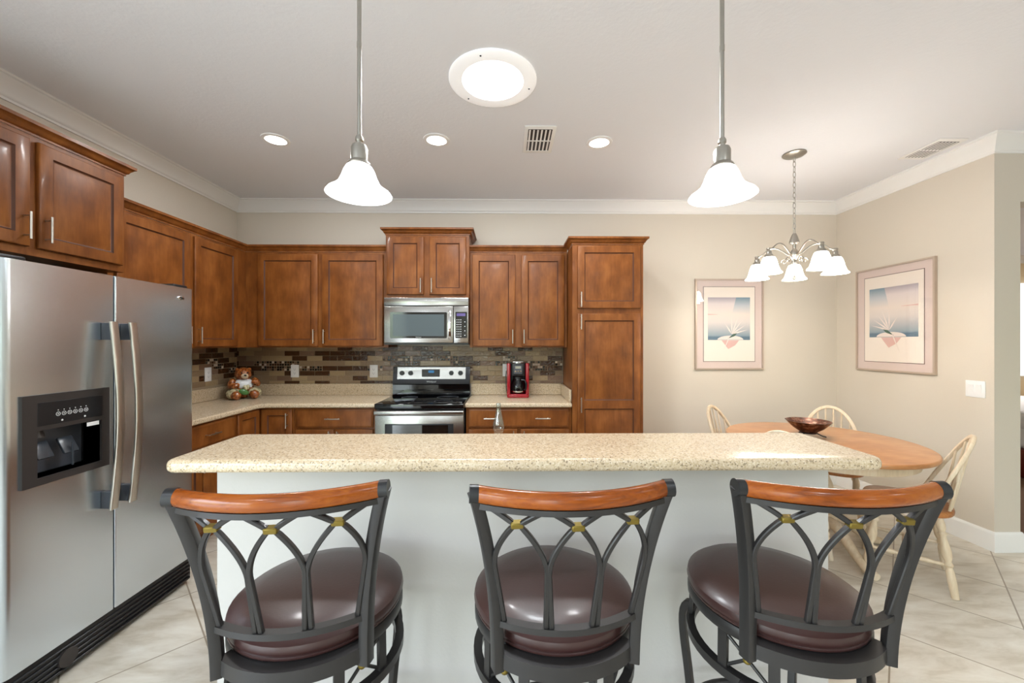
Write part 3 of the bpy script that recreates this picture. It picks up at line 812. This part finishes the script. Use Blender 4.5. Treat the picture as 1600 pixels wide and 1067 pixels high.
M['leafg'] = mat('glazed_green', (74, 124, 60), 0.25, coat=0.4)
br = thing('bear_cookie_jar', 'seated ceramic bear figurine in the corner of the countertop', 'figurine', (-2.47, 3.76, .914), R(42))
blob([((0, 0, .10), (.085, .075, .10), None), ((.0, -.015, .225), (.066, .060, .062), None), ((.0, -.055, .205), (.03, .035, .026), None), ((.0, -.07, .215), (.018, .02, .012), None),
      ((-.047, .0, .268), (.018, .012, .02), None), ((.047, .0, .268), (.018, .012, .02), None), ((0, .02, .225), (.07, .055, .065), None),
      ((-.095, -.02, .145), (.03, .03, .05), (20, 'Y')), ((-.07, -.06, .125), (.04, .026, .024), (-20, 'Y')), ((.098, -.03, .15), (.03, .03, .048), (-30, 'Y')), ((.085, -.07, .155), (.036, .026, .024), None),
      ((-.075, -.055, .045), (.05, .075, .045), None), ((.075, -.055, .045), (.05, .075, .045), None), ((-.07, -.12, .04), (.036, .026, .04), None), ((.07, -.12, .04), (.036, .026, .04), None)], .006, 'bear_body', 'fur', br, 3)
blob([((-.08, -.045, .05), (.062, .07, .052), None), ((.08, -.045, .05), (.062, .07, .052), None), ((0, .02, .055), (.10, .075, .056), None)], .006, 'patchwork_trousers', 'pants', br, 3)
blob([((0, -.012, .13), (.082, .072, .062), None)], .006, 'white_shirt', 'apron', br, 2)
b = MB(); b.ball((0, -.074, .212), (.030, .028, .024), 14); b.obj('muzzle', 'cream', br)
b = MB(); b.ball((0, -.102, .220), (.011, .008, .008), 12); b.obj('nose', 'black', br)
for x in (-.024, .024): b = MB(); b.ball((x, -.070, .242), .007, 10); b.obj('eye', 'black', br)
b = MB(); b.ball((-.012, -.095, .068), (.042, .012, .026), 12, Matrix.Rotation(R(25), 4, 'Y')); b.obj('leaf_ornament', 'leafg', br)
b = MB(); b.ball((.0, -.085, .1), (.02, .012, .03), 12); b.ball((.022, -.086, .11), (.016, .012, .022), 12); b.obj('toy_ornament', 'pants', br)

# ------------------------------------------------------------------ island with raised bar
isl = thing('kitchen_island', 'pale grey painted island wall carrying the raised bar', 'island', (.065, 1.46, 0))
b = MB(); b.box(-1.075, -.06, 0, 1.075, .06, 1.026); b.obj('knee_wall', 'grey', isl)
b = MB(); b.box(-1.05, .065, .10, 1.05, .66, .874); b.box(-1.05, .065, 0, 1.05, .59, .10); b.obj('cabinet_body', 'cab', isl)
b = MB(); b.slab([(-1.09, .062), (1.09, .062), (1.09, .70), (-1.09, .70)], .876, .914, .01); b.obj('low_countertop', 'counter', isl)
b = MB(); b.slab(rrect(-1.066, 1.237, 1.197, 1.612, .035, 6), 1.027, 1.067, .016, 6)
tag(b.obj('bar_countertop', 'counter'), 'long speckled cream bar top on the island', 'countertop')

# ------------------------------------------------------------------ bar stools
def lerp(a, b_, t): return a + (b_ - a) * t
def rail_pt(u, z, hw, y0, bow): # u in -1..1
    return (u * hw, y0 - bow * (1 - u * u), z)
def post_pt(t):  # 0 at the seat ring, 1 at the top; right post
    z = lerp(.690, 1.112, t)
    return (.160 + .052 * t ** 2.2, -.178 - .062 * t ** 1.6, z)
def back_at(z):
    t = (z - .690) / (1.112 - .690); return post_pt(t)
def bezier(p, n=14):
    out = []
    for k in range(n + 1):
        t = k / n; a = [Vector(q) for q in p]
        while len(a) > 1: a = [a[i].lerp(a[i + 1], t) for i in range(len(a) - 1)]
        out.append(a[0])
    return out
def make_stool(loc, rz, label):
    st = thing('bar_stool', label, 'bar stool', loc, rz, 'swivel bar stools along the island')
    b = MB(); b.lathe(((0, .730), (.198, .730), (.209, .737), (.215, .750), (.212, .763), (.195, .775), (.15, .784), (.08, .788), (0, .789)), n=48); sc_ = b.obj('seat_cushion', 'leather', st)
    b = MB(); b.tube([(.2075 * math.cos(2 * PI * k / 48), .2085 * math.sin(2 * PI * k / 48), .735) for k in range(48)], .004, 6, True); b.obj('piping', 'leather', sc_)
    b = MB(); b.lathe(((.17, .700), (.210, .700), (.213, .704), (.213, .724), (.210, .729), (.17, .729)), n=48, cap0=False, cap1=False); b.bm.faces.ensure_lookup_table()
    b.lathe(((.0, .704), (.172, .704), (.172, .726), (0, .726)), n=48, cap0=False, cap1=False)
    b.obj('seat_ring', 'iron', st)
    # bracket band behind the seat, from post to post
    b = MB(); n = 20
    path = []
    for k in range(n + 1):
        a = R(-90 - 42 + 84 * k / n); path.append((.226 * math.cos(a), .226 * math.sin(a), .713))
    b.tube(path, 0, sec=[(-.014, -.017), (.014, -.017), (.014, .017), (-.014, .017)], up=(0, 0, 1)); b.obj('back_bracket', 'iron', st)
    for s in (-1, 1):
        b = MB(); pp = [Vector((s * q[0], q[1], q[2])) for q in (post_pt(k / 16) for k in range(17))]
        b.tube(pp, 0, sec=rrect(-.012, -.015, .012, .015, .003, 2), up=lambda i: (s * .35, 1, .25)); b.obj('back_post', 'iron', st)
        q = post_pt(1.0); b = MB(); b.cyl((s * (q[0] - .009), q[1], q[2]), (s * (q[0] + .010), q[1] - .001, q[2] + .001), .0192, 18); b.obj('rail_cap', 'black', st)
    # crest rail (wood) and the metal bar beneath
    q = post_pt(1.0); hw = q[0] - .008; bow = .055; n = 24
    oval = [(.016 * math.cos(2 * PI * k / 20), .0182 * math.sin(2 * PI * k / 20)) for k in range(20)]
    b = MB(); b.tube([rail_pt(-1 + 2 * k / n, 1.112, hw, q[1], bow) for k in range(n + 1)], 0, sec=oval, up=(0, 0, 1)); b.obj('crest_rail', 'cherry', st)
    zb = 1.088; qb = back_at(zb); hb = qb[0] - .006
    flat = [(-.013, -.006), (.013, -.006), (.013, .006), (-.013, .006)]
    b = MB(); b.tube([rail_pt(-1 + 2 * k / n, zb, hb, qb[1], bow) for k in range(n + 1)], 0, sec=flat, up=(0, 0, 1)); b.obj('upper_rail', 'iron', st)
    zl = .805; ql = back_at(zl); hl = ql[0] - .004; bl = .045
    b = MB(); b.tube([rail_pt(-1 + 2 * k / n, zl, hl, ql[1], bl) for k in range(n + 1)], 0, sec=[(-.010, -.007), (.010, -.007), (.010, .007), (-.010, .007)], up=(0, 0, 1)); b.obj('lower_rail', 'iron', st)
    # pointed arches
    def bp(u, z):
        t = (z - zl) / (zb - zl); y = lerp(ql[1] - bl * (1 - u * u), qb[1] - bow * (1 - u * u), t); return (u * lerp(hl, hb, t), y, z)
    zc = 1.053
    for m_ in (-1, 0, 1):
        uc = m_ * .63
        for s in (-1, 1):
            ua = uc + s * .305; ub = uc + s * .30
            pts = []
            for k in range(9):       # foot up to shoulder
                t = k / 8; z = lerp(zl, .945, t); pts.append((uc + s * (.275 + .03 * t), z))
            for k in range(1, 11):   # shoulder curving in to the collar
                q_ = 1 - k / 10
                pts.append((uc + s * (.025 + .28 * (1 - (1 - q_) ** 1.75)), lerp(zc, .945, q_)))
            for k in range(1, 7):    # opposite arm up to the rail (the bars cross at the collar)
                t = k / 6; pts.append((uc + s * lerp(.03, .29, t), lerp(zc, zb, t ** .85)))
            b = MB(); b.tube([bp(max(-1, min(1, u)), z) for u, z in pts], 0, sec=rrect(-.0055, -.0055, .0055, .0055, .002, 1), up=(0, 1, .2)); b.obj('arch_bar', 'iron', st)
        p0 = Vector(bp(uc, zc - .008)); p1 = Vector(bp(uc, zc + .010))
        b = MB(); b.box(-.0135, -.0085, -.0065, .0135, .0085, .0065, .002, 1); b.obj('collar', 'gold', st, tuple((p0 + p1) / 2), (R(12), 0, 0))
    # base: lower ring, paired uprights with cross braces, cabriole legs, foot ring
    b = MB(); b.tube([(.205 * math.cos(2 * PI * k / 48), .205 * math.sin(2 * PI * k / 48), .600) for k in range(48)], 0, closed=True, sec=[(-.011, -.011), (.011, -.011), (.011, .011), (-.011, .011)], up=(0, 0, 1)); b.obj('lower_ring', 'iron', st)
    for qd in range(4):
        a0 = R(45 + 90 * qd)
        for da in (-16, 16):
            a = a0 + R(da); b = MB(); b.tube([(.205 * math.cos(a), .205 * math.sin(a), .600), (.203 * math.cos(a), .203 * math.sin(a), .702)], 0, sec=[(-.012, -.005), (.012, -.005), (.012, .005), (-.012, .005)], up=(math.cos(a), math.sin(a), 0)); b.obj('upright', 'iron', st)
        b = MB()
        for s in (-1, 1): b.cyl((.203 * math.cos(a0 - s * R(15)), .203 * math.sin(a0 - s * R(15)), .611), (.203 * math.cos(a0 + s * R(15)), .203 * math.sin(a0 + s * R(15)), .698), .0042, 8)
        xb = b.obj('cross_brace', 'iron', st)
        b = MB(); b.ball((.200 * math.cos(a0), .200 * math.sin(a0), .6545), (.010, .010, .009), 10); b.obj('brace_boss', 'gold', xb)
        prof = bezier([(.205, .60), (.275, .625), (.27, .46), (.17, .33), (.22, .12), (.265, .0)], 22)
        b = MB(); b.tube([(p_.x * math.cos(a0), p_.x * math.sin(a0), max(p_.y, .012)) for p_ in prof], 0, sec=rrect(-.011, -.011, .011, .011, .003, 1), up=(-math.sin(a0), math.cos(a0), 0)); lg = b.obj('leg', 'iron', st)
        b = MB(); b.lathe(((.016, 0), (.018, .006), (.014, .014)), (.264 * math.cos(a0), .264 * math.sin(a0), 0), 14); b.obj('foot_glide', 'black', lg)
    b = MB(); b.tube([(.222 * math.cos(2 * PI * k / 48), .222 * math.sin(2 * PI * k / 48), .30) for k in range(48)], .010, 10, True); b.obj('foot_ring', 'iron', st)
    return st
s0 = make_stool((-.505, 1.09, 0), R(6), 'leather bar stool at the island end beside the refrigerator')
s1 = copy_tree(s0); s1.location = (.125, 1.095, 0); s1.rotation_euler = (0, 0, R(4)); s1['label'] = 'middle one of the three leather bar stools at the island'
s2 = copy_tree(s0); s2.location = (.735, 1.10, 0); s2.rotation_euler = (0, 0, R(-3)); s2['label'] = 'leather bar stool at the island end beside the dining table'

# ------------------------------------------------------------------ dining table and chairs
TX, TY = 2.215, 2.80
tb = thing('dining_table', 'oval honey wood dining table with cream pedestal', 'table', (TX, TY, 0))
el = lambda a, c, n=64: [(a * math.cos(2 * PI * k / n), c * math.sin(2 * PI * k / n)) for k in range(n)]
b = MB(); b.slab(el(.575, .615), .722, .75, .012, 5); b.obj('tabletop', 'honey', tb)
b = MB(); b.slab(el(.49, .53), .655, .722, .006, 3); b.obj('apron', 'cream', tb)
b = MB(); b.lathe(((.10, .66), (.10, .63), (.06, .60), (.05, .52), (.075, .45), (.09, .38), (.075, .30), (.055, .27), (.09, .25), (.095, .16), (.06, .13)), n=28); b.obj('pedestal', 'cream', tb)
for k in range(4):
    a = R(90 * k); pr_ = bezier([(.05, .20), (.20, .24), (.26, .04), (.44, .025)], 12)
    b = MB(); b.tube([(p_.x * math.cos(a), p_.x * math.sin(a), p_.y) for p_ in pr_], 0, n=10, radii=[lerp(.036, .024, i / 12) for i in range(13)], up=(0, 0, 1)); b.obj('foot', 'cream', tb)
LEGP = [(.013, 0), (.017, .03), (.021, .10), (.019, .16), (.014, .19), (.022, .22), (.014, .25), (.018, .32), (.024, .42), (.022, .50), (.014, .56), (.021, .60), (.014, .63), (.019, .68), (.020, .80), (.017, 1)]
STRP = [(.008, 0), (.010, .15), (.015, .30), (.010, .36), (.016, .40), (.010, .44), (.013, .5), (.010, .56), (.016, .60), (.010, .64), (.015, .70), (.010, .85), (.008, 1)]
def make_chair(loc, F, label):
    rz = math.atan2(F[1], F[0]) + H90      # local -y is the facing direction
    ch = thing('windsor_chair', label, 'chair', (loc[0], loc[1], 0), rz, 'cream windsor chairs around the dining table')
    out = []
    for k in range(40):
        t = 2 * PI * k / 40; cx, sy = math.cos(t), math.sin(t)
        out.append((.215 * math.copysign(abs(cx) ** .7, cx) * (1.0 if sy > 0 else .97), -.02 + .205 * math.copysign(abs(sy) ** .75, sy)))
    b = MB(); b.slab(out, .428, .462, .012, 4); b.obj('seat', 'seatwood', ch)
    for sx_, sy_ in ((-1, -1), (1, -1), (-1, 1), (1, 1)):
        b = MB(); b.lathe([(r, z) for r, z in LEGP], n=14, axis=((sx_ * .145, sy_ * .13 - .02, .432), (sx_ * .195, sy_ * .19 - .02, 0))); b.obj('leg', 'cream', ch)
    lp = lambda sx_, sy_, z: (sx_ * lerp(.195, .145, z / .432), sy_ * lerp(.19, .13, z / .432) - .02, z)
    for s in (-1, 1): b = MB(); b.lathe(STRP, n=12, axis=(lp(s, -1, .17), lp(s, 1, .17))); b.obj('side_stretcher', 'cream', ch)
    b = MB(); b.lathe(STRP, n=12, axis=((-.175, -.02, .17), (.175, -.02, .17))); b.obj('cross_stretcher', 'cream', ch)
    n = 30; yb = lambda z: .05 + .21 * (z - .455) / .43
    hoop = []
    for k in range(n + 1):
        t = PI * k / n; z = .445 + .44 * math.sin(t) ** .85; x = .205 * math.cos(t) * (1 - .10 * (1 - math.sin(t)))
        hoop.append((x, yb(z), z))
    b = MB(); b.tube(hoop, 0, sec=rrect(-.013, -.010, .013, .010, .006, 2), up=(0, 1, -.3)); b.obj('bow', 'cream', ch)
    for k in range(6):
        x0 = -.115 + .046 * k; x1 = x0 * 1.15
        zt = .445 + .44 * (1 - (x1 / .205) ** 2) ** .5 - .006
        b = MB(); b.lathe(((.007, 0), (.008, .3), (.006, 1)), n=8, axis=((x0, .170 - 1.2 * x0 * x0, .455), (x1, yb(zt), zt)))
        pa = Vector((x0, .170 - 1.2 * x0 * x0, .455)).lerp(Vector((x1, yb(zt), zt)), .25); pb = Vector((x0, .170 - 1.2 * x0 * x0, .455)).lerp(Vector((x1, yb(zt), zt)), .58)
        b.tube([pa, pa.lerp(pb, .2), pa.lerp(pb, .8), pb], 0, sec=[(-.013, -.004), (.013, -.004), (.013, .004), (-.013, .004)], up=(0, 1, 0)); b.obj('spindle', 'cream', ch)
    return ch
def place_chair(top, F, src=None, label=''):
    l = math.hypot(*F); F = (F[0] / l, F[1] / l); loc = (top[0] + .262 * F[0], top[1] + .262 * F[1])
    if src is None: return make_chair(loc, F, label)
    c_ = copy_tree(src); c_.location = (loc[0], loc[1], 0); c_.rotation_euler = (0, 0, math.atan2(F[1], F[0]) + H90); c_['label'] = label
    return c_
ch0 = place_chair((2.705, 2.275), (-.735, .68), None, 'cream windsor chair seen whole beside the light switch wall')
place_chair((1.752, 3.411), (.62, -.78), ch0, 'cream windsor chair peeking up by the pantry side of the table')
place_chair((2.749, 3.363), (-.62, -.78), ch0, 'cream windsor chair in the wall corner behind the bowl')
place_chair((1.665, 2.405), (.70, .71), ch0, 'cream windsor chair mostly hidden behind the island bar')

bw = thing('decorative_bowl', 'brown copper bowl on a small stand on the dining table', 'bowl', (2.205, 2.89, .7505))
b = MB(); b.lathe(((.0, .028), (.05, .030), (.095, .062), (.137, .108), (.143, .112), (.137, .113), (.09, .070), (.045, .040), (0, .038)), n=40, cap0=False, cap1=False)
b.obj('bowl_shell', 'copper', bw)
b = MB()
b.tube([(.05 * math.cos(2 * PI * k / 24), .05 * math.sin(2 * PI * k / 24), .026) for k in range(24)], .004, 8, True)
for k in range(3):
    a = R(120 * k - 35); b.tube([(.05 * math.cos(a), .05 * math.sin(a), .026), (.08 * math.cos(a), .08 * math.sin(a), .010), (.105 * math.cos(a), .105 * math.sin(a), .004)], .004, 8)
b.obj('stand', 'black', bw)

# ------------------------------------------------------------------ framed prints
def picture(label, loc, rz, w, h, artm, flip):
    p = thing('framed_print', label, 'picture', loc, rz)
    s = -1 if flip else 1
    b = MB(); f = .014; d = .024
    b.box(0, -d, 0, f, 0, h); b.box(w - f, -d, 0, w, 0, h); b.box(f, -d, 0, w - f, 0, f); b.box(f, -d, h - f, w - f, 0, h); b.obj('frame', 'framew', p)
    b = MB(); b.box(f, -.012, f, w - f, -.002, h - f); b.obj('mat_board', 'pink', p)
    mx0, mx1, mz0, mz1 = w * .125, w * .875, h * .09, h * .91
    b = MB(); b.box(mx0 - .005, -.0135, mz0 - .005, mx1 + .005, -.0118, mz1 + .005); b.obj('mat_bevel', 'linew', p)
    b = MB(); b.box(mx0, -.0145, mz0, mx1, -.0125, mz1); pr = b.obj('print_paper', 'paperw', p)
    ax0, ax1, az0, az1 = w * .185, w * .805, h * .325, h * .795
    if flip: ax0, ax1 = w - ax1, w - ax0
    b = MB(); b.box(ax0, -.0155, az0, ax1, -.0140, az1); b.obj('sky_image', artm, pr)
    cx = (ax0 + ax1) / 2 + s * .02 * w; cz = az0 + .03 * h
    b = MB(); b.lathe(((.0, 0), (1, .0), (1, 1), (0, 1)), n=24, axis=((0, 0, 0), (0, -.0008, 0)), cap0=False, cap1=False)
    for v in b.bm.verts: v.co = (cx + v.co.x * .19 * w, -.0155 + v.co.y, az0 + .003 + max(0, v.co.z) * .045 * h)
    b.obj('cloud_shape', 'petal', pr)
    b = MB()
    b.face([(cx - .13 * w, -.0150, az0 - .003), (cx + .13 * w, -.0150, az0 - .003), (cx + .07 * w, -.0150, az0 - .06 * h), (cx - .03 * w, -.0150, az0 - .10 * h)]); b.obj('rose_shape', 'rose', pr)
    def blade(p0, p1, wd, y=-.0172):
        bb = MB(); p0 = Vector(p0); p1 = Vector(p1); t = (p1 - p0); nrm = Vector((-t.y, t.x)).normalized() * wd
        pts = [p0, p0 + t * .35 + nrm, p1, p0 + t * .35 - nrm]
        bb.rings([[(q.x, y, q.y) for q in pts], [(q.x, y + .0008, q.y) for q in pts]]); return bb
    root = Vector((cx + s * .02 * w, cz + .035 * h))
    for dx, dz in ((.24, .05), (.20, .10), (.15, .15), (.10, .20), (.0, .20), (-.10, .12)):
        blade(root, root + Vector((s * dx * w, dz * h)), .010 * w).obj('petal', 'petal', pr)
    blade(root + Vector((s * .08 * w, .01 * h)), root - Vector((s * .06 * w, .05 * h)), .018 * w, -.0178).obj('bud', 'green', pr)
    blade(root - Vector((s * .03 * w, .02 * h)), root - Vector((s * .13 * w, .20 * h)), .008 * w, -.0182).obj('stem', 'petal', pr)
    zz = lerp(az0, az1, .60)
    e0, e1 = (ax0, ax0 + .15 * w) if s > 0 else (ax1, ax1 - .2 * w)
    bb = MB(); bb.rings([[(e0, y, zz - .006), (e1, y, zz - .001), (e1, y, zz + .001), (e0, y, zz + .006)] for y in (-.0164, -.0155)]); bb.obj('horizon_streak', 'rose', pr)
    b = MB(); b.box(f, -.0215, f, w - f, -.0200, h - f); b.obj('glazing', 'pane', p)
    return p
picture('pink matted flower print hanging on the wall behind the chandelier', (1.893, YB, 1.165), 0, .69, .912, 'art1', False)
picture('pink matted flower print hanging beside the light switch wall corner', (XR, 3.75, 1.182), -H90, .70, .925, 'art2', True)

# ------------------------------------------------------------------ ceiling fixtures
def bell(zs): return zs
def pendant(label, x, y):
    p = thing('pendant_light', label, 'pendant light', (x, y, 0), 0, 'pendant lights above the bar')
    b = MB(); b.lathe(((.0, 0), (.06, 0), (.062, -.012), (.05, -.03), (.012, -.036), (.0, -.036)), (0, 0, ZC), 28, False, False); b.obj('canopy', 'nickel', p)
    b = MB(); b.cyl((0, 0, 2.155), (0, 0, ZC - .03), .0075, 14); b.lathe(((.0085, 0), (.0085, .02)), (0, 0, 2.47), 14); b.obj('rod', 'nickel', p)
    b = MB(); b.lathe(((.0, 2.160), (.010, 2.160), (.014, 2.152), (.014, 2.143), (.010, 2.138), (.010, 2.132), (.024, 2.126), (.0285, 2.115), (.0285, 2.072), (.036, 2.066), (.040, 2.058), (.036, 2.052), (0, 2.052)), n=28, cap0=False, cap1=False); b.obj('socket_cup', 'nickel', p)
    b = MB()
    o_ = [(.034, 2.058), (.044, 2.050), (.053, 2.033), (.061, 2.010), (.072, 1.988), (.090, 1.972), (.105, 1.962), (.112, 1.952)]
    i_ = [(.108, 1.951), (.102, 1.958), (.087, 1.968), (.069, 1.984), (.058, 2.008), (.050, 2.030), (.041, 2.046), (.030, 2.050)]
    b.lathe(o_ + i_, n=40, cap0=False, cap1=False); b.obj('shade', 'shade', p)
    b = MB(); b.ball((0, 0, 2.0), (.026, .026, .034), 14); b.obj('bulb', 'bulb', p)
    lamp('pendant_bulb_light', (x, y, 1.965), 1.2, (1, .99, .98), 'POINT', .03)
    return p
pendant('bell glass pendant light over the bar end by the refrigerator', -.521, 1.41)
pendant('bell glass pendant light over the bar end by the dining table', .766, 1.41)

GR = 'recessed ceiling lights'
for x, y, lb in ((-1.609, 2.79, 'small round recessed ceiling light closest to the refrigerator side cabinets'), (-.491, 2.78, 'small round recessed ceiling light in front of the microwave cabinet'), (.649, 2.80, 'small round recessed ceiling light in front of the pantry cabinet')):
    r = thing('recessed_light', lb, 'ceiling light', (x, y, ZC), 0, GR)
    b = MB(); b.lathe(((.068, 0), (.092, 0), (.090, -.005), (.068, -.008)), n=36, cap0=False, cap1=False); b.obj('trim_ring', 'white', r)
    b = MB(); b.lathe(((0, -.003), (.07, -.003), (.07, 0), (0, 0)), n=36, cap0=False, cap1=False); b.obj('lens', 'lens', r)
    lamp('recessed_bulb', (x, y, ZC - .012), 11, (.98, .99, 1), size=.13)
sk = thing('tubular_skylight', 'large round glowing skylight diffuser on the ceiling', 'skylight', (-.077, 2.145, ZC))
b = MB(); b.lathe(((.165, -.010), (.225, -.012), (.235, -.006), (.235, 0), (.165, 0)), n=56, cap0=False, cap1=False); b.obj('trim_ring', 'tubering', sk)
b = MB(); b.lathe(((0, -.016), (.10, -.015), (.15, -.012), (.168, -.008), (.168, 0), (0, 0)), n=56, cap0=False, cap1=False); b.obj('diffuser', 'tube', sk)
for a in (15, 135, 255): b = MB(); b.cyl((.205 * math.cos(R(a)), .205 * math.sin(R(a)), -.0135), (.205 * math.cos(R(a)), .205 * math.sin(R(a)), -.009), .005, 10); b.obj('screw', 'darkgrey', sk)
lamp('skylight_daylight', (-.077, 2.145, ZC - .02), 22, (.90, .96, 1), size=.33)

def vent(label, loc, rz, w, l, cols, rows):
    v = thing('air_vent', label, 'air vent', loc, rz)
    b = MB(); b.box(-w / 2, -l / 2, -.008, w / 2, l / 2, 0, .004, 2); b.obj('vent_frame', 'trim', v)
    b = MB(); b.box(-w / 2 + .025, -l / 2 + .035, -.0085, w / 2 - .025, l / 2 - .035, -.0078); b.obj('vent_shade_backing', 'black', v)  # black sheet standing in for the shade between the louvers
    b = MB(); ww = w - .05; ll = (l - .07) / rows
    for r_ in range(rows):
        for k in range(cols):
            x = -ww / 2 + ww * (k + .5) / cols
            y0 = -l / 2 + .035 + ll * r_ + .004; y1 = y0 + ll - .008
            b.rings([[(x - ww / cols * .28, y, -.0092), (x + ww / cols * .14, y, -.0102), (x + ww / cols * .16, y, -.0096), (x - ww / cols * .26, y, -.0086)] for y in (y0, y1)])
        b.box(-ww / 2, y1, -.012, ww / 2, y1 + .010, -.008)
    b.obj('louver', 'trim', v)
    return v
vent('rectangular white air vent between the skylight and the pantry', (.22, 2.765, ZC), 0, .21, .36, 6, 2)
vent('rectangular white air vent close to the dining wall crown molding', (3.09, 2.865, ZC), 0, .20, .31, 6, 2)

# chandelier
cx_, cy_ = 2.146, 2.95
cd = thing('chandelier', 'five-arm nickel chandelier with glowing bell shades over the dining table', 'chandelier', (cx_, cy_, 0))
b = MB(); b.lathe(((0, 0), (.075, 0), (.078, -.008), (.065, -.018), (.015, -.026), (0, -.026)), (0, 0, ZC), 28, False, False); b.obj('canopy', 'nickel', cd)
b = MB(); nl = 15; zt, zb_ = ZC - .022, 2.245; hl_ = (zt - zb_) / nl
for k in range(nl):
    zc_ = zt - hl_ * (k + .5); pts = []
    for j in range(14):
        a = 2 * PI * j / 14; u, v_ = .009 * math.cos(a), (hl_ * .62) * math.sin(a)
        pts.append((u, 0, zc_ + v_) if k % 2 else (0, u, zc_ + v_))
    b.tube(pts, .0024, 6, True)
b.obj('chain', 'nickel', cd)
b = MB(); b.lathe(((0, 2.25), (.012, 2.248), (.022, 2.225), (.031, 2.195), (.034, 2.178), (.026, 2.172), (.012, 2.17), (.010, 2.135), (.018, 2.125), (.030, 2.10), (.026, 2.07), (.014, 2.05), (.02, 2.03), (.014, 2.0), (.008, 1.93), (.014, 1.92), (.012, 1.905), (0, 1.898)), n=24, cap0=False, cap1=False); b.obj('hub', 'nickel', cd)
for k in range(5):
    a = R(-90 + 72 * k); ca, sa = math.cos(a), math.sin(a); rr = .255
    b = MB(); pth = bezier([(.015, 2.09), (.05, 2.06), (.10, 2.22), (.19, 2.20), (.20, 2.10), (rr, 2.115)], 18)
    b.tube([(p_.x * ca, p_.x * sa, p_.y) for p_ in pth], .0052, 8)
    crl = [(.02 + .045 + .022 * math.cos(t_ * .5) * (1 - t_ / 18), 2.045 + .022 * math.sin(t_ * .5) * (1 - t_ / 18)) for t_ in range(14)]
    b.tube([(q[0] * ca, q[0] * sa, q[1]) for q in crl], .0042, 6)
    ar = b.obj('arm', 'nickel', cd)
    zS = 2.045
    b = MB(); b.lathe(((0, .075), (.016, .075), (.018, .066), (.013, .058), (.018, .048), (.018, .034), (.026, .026), (.034, .008), (.030, .0), (0, .0)), (rr * ca, rr * sa, zS), 18, False, False); b.obj('socket_cup', 'nickel', ar)
    b = MB(); b.lathe(((.030, .012), (.040, .002), (.050, -.025), (.058, -.060), (.068, -.090), (.084, -.108), (.080, -.109), (.064, -.088), (.054, -.060), (.046, -.025), (.036, -.002), (.026, .006)), (rr * ca, rr * sa, zS), 28, False, False); b.obj('shade', 'shadew', ar)
    b = MB(); b.ball((rr * ca, rr * sa, zS - .05), (.022, .022, .03), 12); b.obj('bulb', 'bulb', ar)
    lamp('chandelier_bulb_light', (cx_ + rr * ca, cy_ + rr * sa, zS - .095), 3, WARM, 'POINT', .03)
